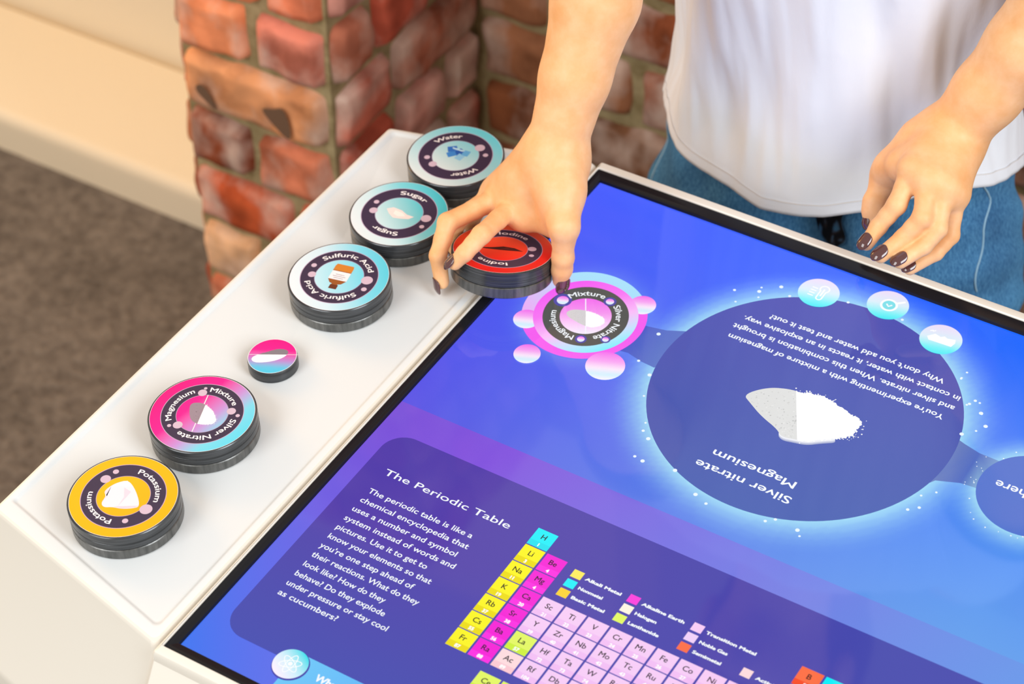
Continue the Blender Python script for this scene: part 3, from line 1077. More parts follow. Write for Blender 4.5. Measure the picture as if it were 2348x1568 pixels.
def pic_bottle(f):
    a = math.radians(12)
    rot = lambda p: (p[0] * math.cos(a) - p[1] * math.sin(a), p[0] * math.sin(a) + p[1] * math.cos(a))
    f.poly(S([rot(p) for p in ((-0.17, 0.34), (0.17, 0.34), (0.19, 0.28), (0.19, -0.10), (0.12, -0.20), (0.06, -0.22), (0.06, -0.34), (-0.06, -0.34), (-0.06, -0.22), (-0.12, -0.20), (-0.19, -0.10), (-0.19, 0.28))]), s2l((150, 84, 36)), 0.00005)
    f.poly(S([rot(p) for p in ((-0.17, 0.34), (0.17, 0.34), (0.19, 0.28), (0.19, 0.16), (-0.19, 0.16), (-0.19, 0.28))]), s2l((206, 126, 44)), 0.00006)
    f.poly(S([rot(p) for p in ((-0.19, 0.14), (0.19, 0.14), (0.19, -0.10), (-0.19, -0.10))]), s2l((240, 232, 236)), 0.00007)
    f.poly(S([rot(p) for p in ((-0.08, -0.24), (0.08, -0.24), (0.08, -0.36), (-0.08, -0.36))]), s2l((104, 50, 30)), 0.00007)
    for yy, w_ in ((0.05, 0.09), (0.0, 0.13), (-0.05, 0.10)):
        f.line(S([rot((-w_, yy)), rot((w_, yy))]), PR * 0.014, s2l((150, 140, 150)), 0.00008)


def pic_sugar(f):
    f.poly(S([(-0.30, 0.00), (-0.20, 0.10), (0.0, 0.10), (0.16, 0.04), (0.32, 0.05), (0.26, -0.06), (0.10, -0.13), (-0.04, -0.17), (-0.18, -0.10)]), s2l((240, 222, 218)), 0.00005)
    f.poly(S([(-0.12, 0.04), (0.06, 0.04), (0.16, -0.02), (0.02, -0.09), (-0.10, -0.06)]), s2l((250, 238, 232)), 0.00006)


def pic_ice(f):
    for x, y, s_, c in ((-0.17, 0.15, 0.13, (44, 110, 196)), (0.02, 0.12, 0.14, (30, 88, 176)), (0.15, 0.16, 0.11, (96, 170, 222)), (-0.10, 0.0, 0.12, (60, 134, 210)), (0.10, 0.0, 0.12, (140, 196, 230))):
        a = x * 3
        f.poly(S([(x + s_ * math.cos(a + t), y + s_ * math.sin(a + t)) for t in (0.5, 1.9, 3.6, 5.0)]), s2l(c), 0.00005 + 0.00001 * abs(x))
    f.poly(S([(-0.2, 0.2), (0.1, 0.22), (0.05, 0.17), (-0.17, 0.16)]), s2l((190, 226, 244)), 0.00009)


def pic_crystal(f):
    f.poly(S([(-0.40, -0.04), (-0.20, -0.10), (0.02, -0.08), (0.22, 0.04), (0.46, 0.14), (0.30, 0.13), (0.06, 0.08), (-0.14, 0.03)]), s2l((46, 22, 26)), 0.00005)
    f.poly(S([(-0.30, -0.05), (-0.05, -0.05), (0.1, 0.03), (-0.1, 0.0)]), s2l((92, 40, 40)), 0.00006)


def place(o, x, y, label, z=0.0):
    o.location = (x, y, z)
    tag(o, label, 'puck', 'chemistry pucks of the touch table')
    return o


flatc = lambda c: (lambda x, y: s2l(c))
yel = lin(-20, 1, [(0, (246, 178, 8)), (1, (252, 172, 0))])
pot = big_puck(yel, lin(-20, 1, [(0, (248, 184, 16)), (1, (250, 166, 4))]), [('Potassium', 102, 16), ('Potassium', -72, -160)],
               [(0.63, 141, 0.055), (0.56, 163, 0.095), (0.55, -5, 0.115), (0.60, -48, 0.055)], pic_rock)
place(pot, -0.1042, -0.4818, 'round puck with a solid orange yellow label reading Potassium, nearest the shelf corner')
mixg = lin(-8, 1, [(0, (238, 0, 122)), (0.36, (226, 20, 140)), (0.6, (190, 140, 206)), (0.78, (120, 206, 226)), (1, (90, 206, 228))])
mix = big_puck(mixg, mixg, [('Mixture', 113, 50), ('Silver Nitrate', 15, -99), ('Magnesium', -134, -219)],
               [(0.65, 122, 0.032), (0.54, 127, 0.085), (0.53, 36, 0.085), (0.66, 25, 0.04), (0.50, -115, 0.09), (0.64, -122, 0.038)], pic_heap)
place(mix, -0.1057, -0.3889, 'round puck with a magenta to cyan label reading Mixture, behind the orange puck')
blu = lin(40, 1, [(0, (226, 234, 240)), (0.35, (206, 228, 238)), (0.75, (120, 208, 228)), (1, (84, 198, 220))])
sul = big_puck(blu, lin(40, 0.5, [(0, (190, 226, 238)), (1, (110, 208, 228))]), [('Sulfuric Acid', 155, 41), ('Sulfuric Acid', -25, -139)],
               [(0.62, 177, 0.055), (0.54, -158, 0.08), (0.56, 18, 0.115), (0.63, -6, 0.055)], pic_bottle)
place(sul, -0.1044, -0.2177, 'round puck with a pale blue label reading Sulfuric Acid and a brown bottle picture')
sug = big_puck(lin(52, 1, [(0, (226, 232, 236)), (0.3, (204, 228, 234)), (0.65, (120, 206, 218)), (1, (58, 186, 200))]), lin(52, 0.5, [(0, (206, 228, 232)), (1, (80, 194, 206))]),
               [('Sugar', 121, 63), ('Sugar', -59, -112)], [(0.60, 173, 0.055), (0.53, -161, 0.085), (0.57, 13, 0.105), (0.63, -11, 0.05)], pic_sugar)
place(sug, -0.1060, -0.1328, 'round puck with a grey to turquoise label reading Sugar')
wat = big_puck(lin(80, 1, [(0, (222, 228, 228)), (0.35, (180, 220, 228)), (1, (92, 200, 216))]), lin(80, 0.5, [(0, (216, 228, 230)), (1, (130, 208, 222))]),
               [('Water', 165, 110), ('Water', -14, -66)], [(0.58, -146, 0.06), (0.52, -120, 0.085), (0.54, 56, 0.105), (0.61, 30, 0.055)], pic_ice)
place(wat, -0.1064, -0.0504, 'round puck with a pale turquoise label reading Water, at the far end of the shelf')
iod = big_puck(lin(-70, 1, [(0, (226, 24, 28)), (0.4, (236, 40, 28)), (1, (248, 104, 58))]), lin(-70, 0.5, [(0, (230, 30, 24)), (1, (248, 92, 56))]),
               [('Iodine', 118, 60), ('Iodine', -62, -120)], [(0.58, 24, 0.105), (0.63, 4, 0.055), (0.56, -158, 0.085), (0.6, 176, 0.05)], pic_crystal)
nrm = Vector((-0.0482, 0.2342, 1)).normalized()
top = Vector((-0.0051, -0.1372, 0.0319))
place(iod, 0, 0, 'round puck with a red label reading Iodine, tilted in the fingers of a hand')
iod.rotation_euler = nrm.to_track_quat('Z', 'Y').to_euler()
iod.location = top - nrm * PH

# the small puck
sm_ = bpy.data.objects.new('puck', None)
COL.objects.link(sm_)
sr, sh_ = 0.01914, 0.0102
puck_parts(sm_, sr, sh_, False)
f = Flat(sh_ + 0.0001)
sg = lin(-65, sr, [(0, (236, 0, 128)), (0.34, (232, 20, 140)), (0.62, (180, 130, 200)), (0.82, (90, 190, 224)), (1, (70, 196, 226))])
f.disc(0, 0, sr * 0.97, s2l((232, 236, 240)), 0, 64, 1, sr * 0.95)
f.disc(0, 0, sr * 0.95, sg, 0, 64, 6)
f.line([(-0.0163, -0.0072), (0.0163, 0.0108)], 0.0004, OFF, 0.00005)
ph = [(-0.0120, -0.0060), (-0.0125, -0.0105), (-0.0080, -0.0125), (-0.0010, -0.0085), (0.0050, -0.0030), (0.0090, 0.0040), (0.0085, 0.0100), (0.0040, 0.0110), (-0.0015, 0.0080), (-0.0060, 0.0020)]
powder(f, rounded_blob(ph), ((0.0163, 0.0108), (-0.0163, -0.0072)), 0.00006, s2l((250, 246, 248)), s2l((128, 120, 130)), 11, False)
f.build('label', M['print'], sm_)
place(sm_, -0.1057, -0.3053, 'small round puck with magenta and blue label, half the width of its neighbours')

# ------------------------------------------------------------------ person
def smin(a, b, k):
    h = np.maximum(k - np.abs(a - b), 0) / k
    return np.minimum(a, b) - h * h * k * 0.25


def cone(P, a, b, ra, rb):
    a, b = np.asarray(a, float), np.asarray(b, float)
    ba = b - a
    t = np.clip((P - a) @ ba / max(ba @ ba, 1e-12), 0, 1)
    return np.linalg.norm(P - (a + t[:, None] * ba), axis=1) - (ra + (rb - ra) * t)


def chain(P, pts, k):
    d = None
    for (a, ra), (b, rb) in zip(pts, pts[1:]):
        c = cone(P, a, b, ra, rb)
        d = c if d is None else smin(d, c, k)
    return d


def ellipsoid(P, c, r):
    q = (P - np.asarray(c)) / np.asarray(r)
    k = np.linalg.norm(q, axis=1)
    return (k - 1) * min(r)


def surface(fn, lo, hi, h):
    """skin of the solid fn < 0 as one quad mesh (surface nets on a grid of pitch h)"""
    B = 8
    nb = [int(math.ceil((b - a) / (h * B))) for a, b in zip(lo, hi)]
    ax = [lo[i] + h * np.arange(nb[i] * B) for i in range(3)]
    G = np.empty((nb[0], B, nb[1], B, nb[2], B), np.float32)
    ci = np.stack(np.meshgrid(*[np.arange(n) for n in nb], indexing='ij'), -1).reshape(-1, 3)
    cc = np.asarray(lo) + (ci * B + (B - 1) / 2) * h
    dc = fn(cc)
    G[ci[:, 0], :, ci[:, 1], :, ci[:, 2], :] = np.sign(dc)[:, None, None, None]
    keep = ci[np.abs(dc) < h * B * 0.9 + 0.006]
    off = np.stack(np.meshgrid(*[np.arange(B)] * 3, indexing='ij'), -1).reshape(-1, 3)
    for s in range(0, len(keep), 400):
        kb = keep[s:s + 400]
        P = (np.asarray(lo) + (kb[:, None, :] * B + off[None]) * h).reshape(-1, 3)
        G[kb[:, 0], :, kb[:, 1], :, kb[:, 2], :] = fn(P).reshape(-1, B, B, B)
    G = G.reshape(nb[0] * B, nb[1] * B, nb[2] * B)
    s = G < 0
    n = np.zeros(tuple(d - 1 for d in G.shape), np.int8)
    for i in (0, 1):
        for j in (0, 1):
            for k in (0, 1):
                n += s[i:G.shape[0] - 1 + i, j:G.shape[1] - 1 + j, k:G.shape[2] - 1 + k]
    idx = np.argwhere((n > 0) & (n < 8))
    ids = np.full(n.shape, -1, np.int64)
    ids[idx[:, 0], idx[:, 1], idx[:, 2]] = np.arange(len(idx))
    acc = np.zeros((len(idx), 3)); cnt = np.zeros(len(idx))
    cor = [(i, j, k) for i in (0, 1) for j in (0, 1) for k in (0, 1)]
    for a in cor:
        for x in range(3):
            if a[x] == 0:
                b = list(a); b[x] = 1
                ia, ib = idx + np.array(a), idx + np.array(b)
                va, vb = G[tuple(ia.T)], G[tuple(ib.T)]
                cr = (va < 0) != (vb < 0)
                t = np.where(cr, va / np.where(cr, va - vb, 1), 0)
                p = np.repeat(np.array(a, float)[None], len(idx), 0)
                p[:, x] = t
                acc += np.where(cr[:, None], p, 0); cnt += cr
    V = np.asarray(lo) + (idx + acc / cnt[:, None]) * h
    F = []
    for x in range(3):
        y, z = (x + 1) % 3, (x + 2) % 3
        sl0 = [slice(None)] * 3; sl1 = [slice(None)] * 3
        sl0[x] = slice(0, -1); sl1[x] = slice(1, None)
        a, b = s[tuple(sl0)], s[tuple(sl1)]
        e = np.argwhere(a != b)
        e = e[(e[:, y] > 0) & (e[:, z] > 0) & (e[:, y] < G.shape[y] - 1) & (e[:, z] < G.shape[z] - 1)]
        fl = a[tuple(e.T)]
        q = []
        for dy, dz in ((-1, -1), (0, -1), (0, 0), (-1, 0)):
            c = e.copy(); c[:, y] += dy; c[:, z] += dz
            q.append(ids[tuple(c.T)])
        q = np.stack(q, 1)
        q[~fl] = q[~fl][:, ::-1]
        F.append(q)
    F = np.concatenate(F)
    return V, F[(F >= 0).all(1)]


RJ = {'elbow': [0.014, 0.0137, 0.2927], 'fore': [0.0108, -0.0174, 0.1952], 'wrist': [0.0069, -0.0769, 0.0879], 'cmc': [0.0263, -0.1005, 0.0747], 'imcp': [-0.014, -0.1074, 0.0493], 'ipip': [-0.0107, -0.1566, 0.0585], 'idip': [-0.0158, -0.1729, 0.0503], 'itip': [-0.0216, -0.1788, 0.0422], 'mmcp': [-0.0318, -0.0986, 0.0443], 'mpip': [-0.0479, -0.1482, 0.0488], 'mdip': [-0.0428, -0.1711, 0.0346], 'mtip': [-0.0381, -0.1754, 0.0129], 'rmcp': [-0.0436, -0.0875, 0.0349], 'rpip': [-0.0533, -0.1271, 0.0325], 'rdip': [-0.0546, -0.1352, 0.0205], 'rtip': [-0.0494, -0.1382, 0.009], 'pmcp': [-0.0457, -0.0757, 0.029], 'ppip': [-0.0526, -0.1026, 0.0243], 'pdip': [-0.0543, -0.1085, 0.0144], 'ptip': [-0.0501, -0.111, 0.0079], 'tmcp': [0.0414, -0.1216, 0.0619], 'tip': [0.043, -0.1271, 0.0359], 'ttip': [0.0407, -0.1286, 0.0127], 'web1': [-0.0011, -0.1098, 0.0453], 'web2': [0.0258, -0.1077, 0.0484],
      'shoulder': [-0.035, 0.185, 0.475]}
LJ = {'elbow': [0.3456, 0.145, 0.2785], 'fore': [0.3048, 0.105, 0.1763], 'wrist': [0.2659, 0.078, 0.0967], 'cmc': [0.2461, 0.068, 0.0863], 'imcp': [0.258, 0.025, 0.0992], 'ipip': [0.2583, 0.0, 0.0829], 'idip': [0.2493, -0.01, 0.0652], 'itip': [0.2464, -0.0229, 0.0573], 'mmcp': [0.2738, 0.02, 0.099], 'mpip': [0.2819, -0.006, 0.0844], 'mdip': [0.2726, -0.016, 0.0689], 'mtip': [0.2632, -0.0336, 0.0607], 'rmcp': [0.2853, 0.022, 0.0946], 'rpip': [0.293, -0.002, 0.0754], 'rdip': [0.2882, -0.014, 0.0654], 'rtip': [0.2776, -0.0308, 0.0587], 'pmcp': [0.2917, 0.03, 0.0838], 'ppip': [0.2977, 0.014, 0.0588], 'pdip': [0.2929, 0.0, 0.0501], 'ptip': [0.2806, -0.0182, 0.0432], 'tmcp': [0.2251, 0.055, 0.0583], 'tip': [0.2239, 0.038, 0.044], 'ttip': [0.2263, 0.03, 0.032], 'web1': [0.2427, 0.04, 0.0857], 'web2': [0.2301, 0.052, 0.0699],
      'shoulder': [0.285, 0.20, 0.485]}
FR = {'i': (0.0084, 0.0073, 0.0065, 0.0056), 'm': (0.0086, 0.0075, 0.0067, 0.0058), 'r': (0.0082, 0.0071, 0.0063, 0.0055), 'p': (0.0078, 0.0064, 0.0057, 0.0050)}


def arm_solid(J, right):
    J = {k: np.array(v) for k, v in J.items()}
    fw = J['wrist'] - J['elbow']

    def fn(P):
        palm = chain(P, [(J['shoulder'] * 0.55 + J['elbow'] * 0.45, 0.041), (J['elbow'], 0.0365 if right else 0.0345), (J['fore'], 0.0315 if right else 0.0280),
                         (J['fore'] * 0.5 + J['wrist'] * 0.5, 0.0248 if right else 0.0246), (J['wrist'], 0.0205 if right else 0.0222)], 0.008)
        for k, r0, r1 in (('imcp', 0.0165, 0.0092), ('mmcp', 0.0165, 0.0094), ('rmcp', 0.0160, 0.0090), ('pmcp', 0.0155, 0.0084)):
            palm = smin(palm, cone(P, J['wrist'] + fw / np.linalg.norm(fw) * 0.008, J[k], r0, r1), 0.020)
        palm = smin(palm, cone(P, J['wrist'], J['cmc'], 0.018, 0.0150), 0.012)
        palm = smin(palm, cone(P, J['cmc'], J['tmcp'], 0.0150, 0.0108), 0.008)
        palm = smin(palm, cone(P, J['web1'], J['web2'], 0.0068, 0.0072), 0.014)
        palm = smin(palm, cone(P, J['web1'], J['wrist'] * 0.4 + J['imcp'] * 0.6, 0.007, 0.010), 0.014)
        palm = smin(palm, cone(P, J['web2'], J['cmc'], 0.007, 0.0120), 0.014)
        out = palm
        for f, r in FR.items():
            d = chain(P, [(J[f + 'mcp'], r[0] + 0.0008), ((J[f + 'mcp'] + J[f + 'pip']) / 2, (r[0] + r[1]) / 2 - 0.0004), (J[f + 'pip'], r[1] + 0.0002), ((J[f + 'pip'] + J[f + 'dip']) / 2, (r[1] + r[2]) / 2 - 0.0003), (J[f + 'dip'], r[2]), (J[f + 'tip'], r[3])], 0.0025)
            out = smin(out, smin(d, palm, 0.0055), 0.0030)
        d = chain(P, [(J['cmc'], 0.0135), (J['tmcp'], 0.0104), ((J['tmcp'] + J['tip']) / 2, 0.0084), (J['tip'], 0.0084), ((J['tip'] + J['ttip']) / 2, 0.0082), (J['ttip'], 0.0062)], 0.003)
        out = np.minimum(out, smin(d, palm, 0.008))
        if right:                       # the finger pads flatten where they press on the puck they hold
            q = P - np.array(iod.location)
            ax_ = q @ np.array(nrm)
            rad = np.linalg.norm(q - ax_[:, None] * np.array(nrm)[None], axis=1)
            out = np.maximum(out, 0.0007 - np.maximum(rad - PR, np.abs(ax_ - PH / 2 - 0.0001) - PH / 2))
        return out
    return fn


def bounds(J, pad):
    A = np.array([v for k, v in J.items() if k != 'shoulder'] + [np.array(J['shoulder']) * 0.45 + np.array(J['elbow']) * 0.55])
    return A.min(0) - pad, A.max(0) + pad


PX0, PY0 = 0.108, 0.235
VV, FF = [], []


def join(V, F):
    b = sum(len(v) for v in VV)
    VV.append(V); FF.append(F + b)


for J, rt in ((RJ, True), (LJ, False)):
    lo, hi = bounds(J, 0.048)
    join(*surface(arm_solid(J, rt), lo, hi, 0.0016))


def torso(P):
    c = np.array([PX0, PY0 - 0.015, 0.0])
    d = cone(P, c + (-0.05, 0, 0.0), c + (0.05, 0, 0.0), 0.095, 0.095)
    d = smin(d, cone(P, c + (-0.03, -0.005, 0.16), c + (0.03, -0.005, 0.16), 0.088, 0.088), 0.08)
    d = smin(d, cone(P, c + (-0.05, -0.02, 0.34), c + (0.055, -0.02, 0.34), 0.098, 0.098), 0.08)
    d = smin(d, cone(P, RJ['shoulder'], c + (0.0, -0.02, 0.50), 0.045, 0.05), 0.05)
    d = smin(d, cone(P, LJ['shoulder'], c + (0.0, -0.02, 0.50), 0.045, 0.05), 0.05)
    for J in (RJ, LJ):
        d = smin(d, cone(P, J['shoulder'], J['elbow'], 0.047, 0.0375), 0.03)
    nk = c + (0.0, -0.035, 0.50)
    hd = c + (0.0, -0.085, 0.68)
    d = smin(d, cone(P, nk, hd, 0.050, 0.048), 0.03)
    d = smin(d, ellipsoid(P, hd + (0, 0.005, 0.035), (0.074, 0.092, 0.092)), 0.03)
    d = smin(d, cone(P, hd + (0, -0.035, -0.02), hd + (0, -0.062, -0.055), 0.05, 0.024), 0.03)
    d = smin(d, cone(P, hd + (0, -0.082, 0.022), hd + (0, -0.096, -0.010), 0.007, 0.010), 0.012)
    for sx in (-1, 1):
        d = smin(d, ellipsoid(P, hd + (0.076 * sx, 0.012, 0.005), (0.010, 0.020, 0.032)), 0.006)
        d = np.maximum(d, -(np.linalg.norm(P - (hd + (0.032 * sx, -0.098, 0.025)), axis=1) - 0.017))
        d = np.minimum(d, np.linalg.norm(P - (hd + (0.032 * sx, -0.076, 0.025)), axis=1) - 0.013)
    d = smin(d, cone(P, hd + (-0.018, -0.088, -0.034), hd + (0.018, -0.088, -0.034), 0.008, 0.008), 0.006)
    return d


join(*surface(torso, (-0.14, 0.02, -0.13), (0.40, 0.38, 0.84), 0.005))
V = np.concatenate(VV); F = np.concatenate(FF)
person = make('person', V.tolist(), F.tolist(), M['skin'], None, True, origin=(PX0, PY0, FLOOR))
tag(person, 'person in white t-shirt and blue jeans leaning over the table, lifting the red puck', 'person')

# nails
def fingernail(J, f, dorsal, L, Wd, r, back=0.35):
    tip, dip = Vector(J['ttip' if f == 't' else f + 'tip']), Vector(J['tip' if f == 't' else f + 'dip'])
    t = (tip - dip).normalized()
    d = (dorsal - t * dorsal.dot(t)).normalized()
    s = t.cross(d)
    V, F = [], []
    NU, NV = 12, 20
    for layer in (0, 1):
        for j in range(NV + 1):
            v = j / NV
            w = Wd * max(1 - abs((v - 0.42) / (0.42 if v < 0.42 else 0.58)) ** 2.6, 0.02) ** 0.5
            for i in range(NU + 1):
                u = i / NU * 2 - 1
                a = u * 1.0
                rr = r + (0.0011 if layer else 0.0002)
                lift = -0.0016 * max(0, v - 0.55) ** 2 * 8
                p = tip + t * (L * (v - back)) + d * (rr * math.cos(a * w / Wd * 0.9) + lift - 0.0002) + s * (rr * math.sin(a * 0.9) / math.sin(0.9) * (w / r))
                V.append(tuple(p))
    n1 = NU + 1
    k0 = n1 * (NV + 1)
    for j in range(NV):
        for i in range(NU):
            q = (j * n1 + i, j * n1 + i + 1, (j + 1) * n1 + i + 1, (j + 1) * n1 + i)
            F.append(tuple(k0 + x for x in q)); F.append(q[::-1])
    ring = [i for i in range(n1)] + [j * n1 + NU for j in range(1, NV + 1)] + [NV * n1 + i for i in range(NU - 1, -1, -1)] + [j * n1 for j in range(NV - 1, 0, -1)]
    for a, b in zip(ring, ring[1:] + ring[:1]):
        F.append((a, b, k0 + b, k0 + a))
    return make('fingernail', V, F, M['nail'], person, True)


toC = -CAM_F
fingernail(RJ, 'i', toC * 0.55 - CAM_R * 0.75 + CAM_U * 0.45, 0.0135, 0.0048, 0.0057)
fingernail(RJ, 'm', toC * 0.45 - CAM_R * 1.0, 0.0150, 0.0050, 0.0059)
fingernail(RJ, 'r', -CAM_R + CAM_U * 0.4, 0.0115, 0.0045, 0.0057)
fingernail(RJ, 'p', -CAM_R + CAM_U * 0.4, 0.0100, 0.0039, 0.0050)
fingernail(RJ, 't', toC * 1.0 + CAM_R * 0.45, 0.0165, 0.0056, 0.0062)
for f, L, w_, r in (('i', 0.0140, 0.0046, 0.0057), ('m', 0.0145, 0.0047, 0.0059), ('r', 0.0140, 0.0045, 0.0056), ('p', 0.0120, 0.0039, 0.0050)):
    fingernail(LJ, f, toC * 0.85 - CAM_R * 0.5 + CAM_U * 0.4, L, w_, r, 0.45)
fingernail(LJ, 't', -CAM_R * 0.9 + toC * 0.25, 0.0120, 0.0050, 0.0062)

# t-shirt: a draped tube with a swinging hem, plus short sleeves
V, F = [], []
NT, NZ = 400, 180


def sm01(t):
    t = min(max(t, 0), 1)
    return t * t * (3 - 2 * t)


HEM_A = [0, 35, 90, 150, 190, 215, 240, 265, 285, 305, 318, 332, 345, 360]
HEM_Z = [-0.030, -0.055, -0.060, -0.055, -0.040, -0.034, -0.045, -0.048, -0.038, -0.020, -0.012, -0.014, -0.022, -0.030]


def shirt_point(th, v):
    """th round the body (0 = +x, -90 deg = front), v from hem (0) to collar (1)"""
    c, s = math.cos(th), math.sin(th)
    front = max(0.0, -s)
    hem = float(np.interp(math.degrees(th) % 360, HEM_A, HEM_Z)) + 0.0015 * math.sin(9 * th)
    z = hem + (0.520 - hem) * v
    if z < 0.05:
        a = 0.144 + 0.022 * sm01((0.05 - z) / 0.13)
        b = 0.110 + 0.010 * sm01((0.05 - z) / 0.14)
    else:
        a = 0.144 + 0.030 * sm01((z - 0.05) / 0.33)
        b = 0.110 + 0.010 * sm01((z - 0.05) / 0.3)
    if z > 0.36:
        k = sm01((z - 0.36) / 0.08)
        a += 0.012 * k
    if z > 0.45:
        k = sm01((z - 0.45) / 0.07)
        a = a * (1 - k) + 0.072 * k
        b = b * (1 - k) + 0.070 * k
    cx = PX0 + 0.008
    cy = PY0 - 0.032 - 0.035 * sm01((z - 0.1) / 0.4)
    e = 1 - 0.10 * abs(c * s) ** 2 * 0
    drop = 1 - sm01((z + 0.08) / 0.36)
    p0 = Vector((c * 1.4, s * 1.4, z * 2.2))
    tw = 2.2 * noise.noise(Vector((c, s, z * 3 + 4)))
    fold = (0.0060 * drop + 0.0020) * math.sin(8 * th + 9 * z + tw * 2.2)
    fold += 0.0050 * noise.noise(Vector((c * 3.2 + z * 5, s * 3.2, z * 7 + 2)))
    fold += 0.0030 * noise.noise(Vector((c * 10 + z * 6, s * 10, z * 9)))
    fold += 0.0010 * max(0, -c + 0.35) * noise.noise(Vector((c * 22 + z * 20, s * 22, z * 22)))
    fold *= 0.35 + 0.65 * sm01(v / 0.10)
    # pulled creases running from the raised arm down towards the front
    u = (th + 2.15) * 0.16 + (z - 0.02) * 0.45
    for k_, am, wd in ((-0.02, 0.0080, 0.008), (0.018, 0.0090, 0.009), (0.052, 0.0085, 0.008), (0.09, 0.0070, 0.010), (-0.065, 0.0050, 0.010)):
        fold += am * math.exp(-((u - k_) / wd) ** 2) * (0.4 + 0.6 * drop)
    return (cx + (a + fold) * c, cy + (b + fold) * s, z)


for j in range(NZ + 1):
    for i in range(NT):
        V.append(shirt_point(2 * PI * i / NT, j / NZ))
for j in range(NZ):
    for i in range(NT):
        F.append((j * NT + i, j * NT + (i + 1) % NT, (j + 1) * NT + (i + 1) % NT, (j + 1) * NT + i))
for J in (RJ, LJ):
    a, b = Vector(J['shoulder']), Vector(J['elbow'])
    t = (b - a).normalized()
    s = t.cross(Vector((0, 1, 0.3))).normalized(); d = s.cross(t)
    b0 = len(V)
    for j in range(17):
        q = j / 16
        c = a + t * (-0.045 + 0.195 * q)
        r = 0.050 * min(1, 0.55 + 2.2 * q) + 0.016 * q
        for i in range(48):
            w_ = 2 * PI * i / 48
            rr = r + 0.003 * noise.noise(Vector((math.cos(w_) * 2, math.sin(w_) * 2, q * 4)))
            V.append(tuple(c + s * (rr * math.cos(w_)) + d * (rr * math.sin(w_))))
    for j in range(16):
        for i in range(48):
            F.append((b0 + j * 48 + i, b0 + j * 48 + (i + 1) % 48, b0 + (j + 1) * 48 + (i + 1) % 48, b0 + (j + 1) * 48 + i))
shirt = make('t_shirt', V, F, M['cotton'], person, True)
so = shirt.modifiers.new('cloth', 'SOLIDIFY'); so.thickness = 0.0016; so.offset = -1

# hem stitching line
hemV = [shirt_point(2 * PI * i / NT, 0.022) for i in range(NT)]
V, F = [], []
for i, p in enumerate(hemV):
    c = Vector((PX0, PY0 - 0.032, p[2]))
    o_ = (Vector(p) - c).normalized()
    V += [tuple(Vector(p) + o_ * 0.0009 + Vector((0, 0, 0.0006))), tuple(Vector(p) + o_ * 0.0009 - Vector((0, 0, 0.0006)))]
F = [(2 * i, 2 * ((i + 1) % NT), 2 * ((i + 1) % NT) + 1, 2 * i + 1) for i in range(NT)]
make('hem_stitching', V, F, M['edge'], shirt, True)

# jeans
def jeans_solid(P):
    c = np.array([PX0, PY0, 0.0])
    d = None
    for sx in (-1, 1):
        l = chain(P, [(c + (0.074 * sx, -0.004, -0.02), 0.076), (c + (0.080 * sx, -0.012, -0.18), 0.091), (c + (0.078 * sx, -0.02, -0.42), 0.082), (c + (0.082 * sx, 0.0, -0.80), 0.075)], 0.03)
        d = l if d is None else smin(d, l, 0.025)
    d = smin(d, cone(P, c + (-0.055, 0, 0.0), c + (0.055, 0, 0.0), 0.078, 0.078), 0.04)
    n = 0.0022 * np.sin(P[:, 2] * 62 + P[:, 0] * 40 + 2.2 * np.sin(P[:, 0] * 33)) + 0.0016 * np.sin(P[:, 2] * 120 - P[:, 0] * 85 + P[:, 1] * 60)
    d = d + n * np.clip((0.06 - P[:, 2]) * 8, 0, 1)
    d = np.maximum(d, P[:, 2] - 0.02)
    return np.maximum(d, -0.815 - P[:, 2])


V, F = surface(jeans_solid, (PX0 - 0.23, PY0 - 0.16, -0.84), (PX0 + 0.23, PY0 + 0.15, 0.16), 0.006)
jeans = make('jeans', V.tolist(), F.tolist(), M['denim'], person, True)


def on_jeans(x, z, side=-1):
    """front surface point of the jeans at x, z"""
    ys = np.linspace(PY0 - 0.16, PY0, 200)
    P = np.stack([np.full_like(ys, x), ys, np.full_like(ys, z)], 1)
    d = jeans_solid(P)
    k = int(np.argmax(d < 0))
    return Vector((x, ys[k] - 0.0012, z))


def cord(name, pts, r, material, parent):
    V, F = [], []
    n = 6
    for i, p in enumerate(pts):
        t = (pts[min(i + 1, len(pts) - 1)] - pts[max(i - 1, 0)]).normalized()
        a = t.cross(Vector((0.2, -1, 0.1))).normalized(); b = t.cross(a)
        for k in range(n):
            V.append(tuple(p + a * (r * math.cos(2 * PI * k / n)) + b * (r * math.sin(2 * PI * k / n))))
    for i in range(len(pts) - 1):
        for k in range(n):
            F.append((i * n + k, i * n + (k + 1) % n, (i + 1) * n + (k + 1) % n, (i + 1) * n + k))
    return make(name, V, F, material, parent, True)


for sx in (1, -1):
    cord('pocket_seam', [on_jeans(PX0 + sx * (0.142 + 0.016 * t), 0.0 - 0.14 * t) for t in np.linspace(0, 1, 30)], 0.0009, M['thread'], jeans)
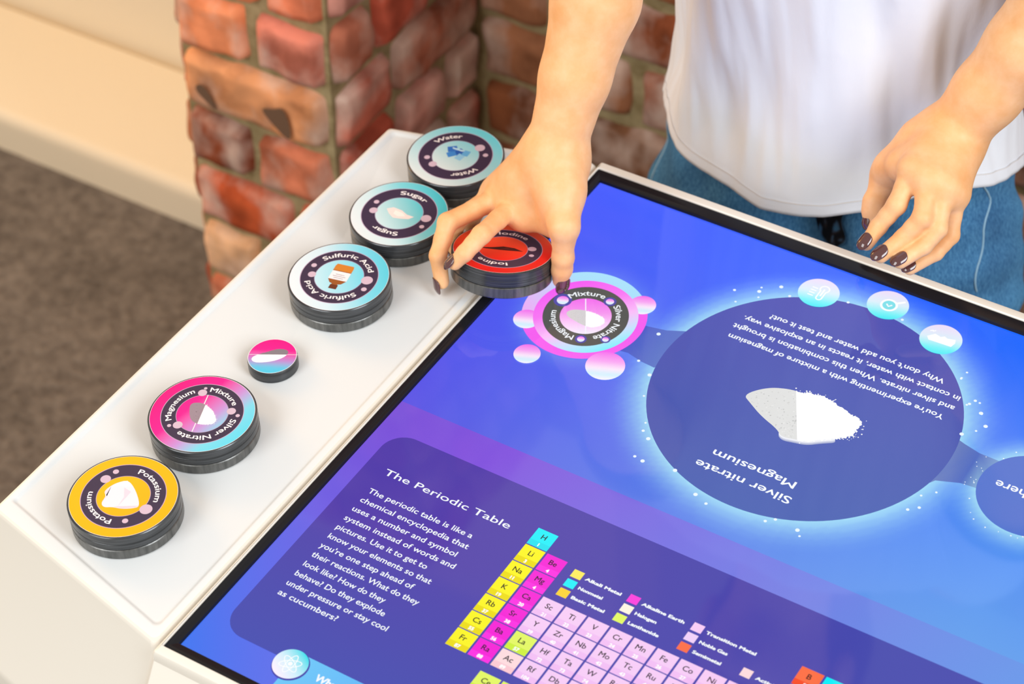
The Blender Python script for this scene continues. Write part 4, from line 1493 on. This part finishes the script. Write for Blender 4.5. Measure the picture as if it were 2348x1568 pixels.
# dark mottled patch low on the front
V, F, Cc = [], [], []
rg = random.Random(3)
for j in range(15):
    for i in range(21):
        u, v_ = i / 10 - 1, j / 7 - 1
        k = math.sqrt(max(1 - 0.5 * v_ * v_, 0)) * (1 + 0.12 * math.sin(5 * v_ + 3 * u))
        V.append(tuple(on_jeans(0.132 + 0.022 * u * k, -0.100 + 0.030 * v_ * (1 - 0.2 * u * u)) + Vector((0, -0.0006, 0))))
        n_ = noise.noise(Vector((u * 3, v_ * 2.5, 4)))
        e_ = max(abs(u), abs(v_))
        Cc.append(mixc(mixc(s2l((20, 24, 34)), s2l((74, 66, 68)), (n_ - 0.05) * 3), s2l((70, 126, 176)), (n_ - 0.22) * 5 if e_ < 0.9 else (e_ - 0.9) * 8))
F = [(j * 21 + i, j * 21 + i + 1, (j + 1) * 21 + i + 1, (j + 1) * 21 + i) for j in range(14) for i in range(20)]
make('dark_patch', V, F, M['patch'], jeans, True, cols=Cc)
cord('fly_seam', [on_jeans(PX0 + 0.012, 0.0 - 0.08 * t) for t in np.linspace(0, 1, 14)], 0.0012, M['dark denim'], jeans)


def shoe_solid(sx):
    c = np.array([PX0 + 0.082 * sx, PY0, FLOOR])

    def fn(P):
        d = cone(P, c + (0, 0.03, 0.04), c + (0.004 * sx, -0.12, 0.032), 0.040, 0.036)
        d = smin(d, cone(P, c + (0, 0.02, 0.04), c + (0, 0.02, 0.10), 0.042, 0.044), 0.03)
        return np.maximum(d, FLOOR + 0.0005 - P[:, 2])
    return fn


for sx in (-1, 1):
    c = (PX0 + 0.082 * sx, PY0, FLOOR)
    V, F = surface(shoe_solid(sx), (c[0] - 0.07, c[1] - 0.18, FLOOR - 0.01), (c[0] + 0.07, c[1] + 0.1, FLOOR + 0.17), 0.006)
    make('shoe', V.tolist(), F.tolist(), M['shoe'], person, True)


def hair_solid(P):
    hd = np.array([PX0, PY0 - 0.10, 0.68])
    d = ellipsoid(P, hd + (0, 0.016, 0.046), (0.088, 0.100, 0.100))
    d = smin(d, cone(P, hd + (0, 0.06, 0.02), hd + (0, 0.125, -0.20), 0.075, 0.045), 0.03)
    d = np.maximum(d, -(np.linalg.norm((P - (hd + (0, -0.10, -0.02))) / np.array([0.066, 0.075, 0.085]), axis=1) - 1) * 0.066)
    return d + 0.0025 * np.sin(P[:, 0] * 300)


V, F = surface(hair_solid, (PX0 - 0.12, PY0 - 0.24, 0.42), (PX0 + 0.12, PY0 + 0.12, 0.86), 0.006)
make('hair', V.tolist(), F.tolist(), M['hair'], person, True)
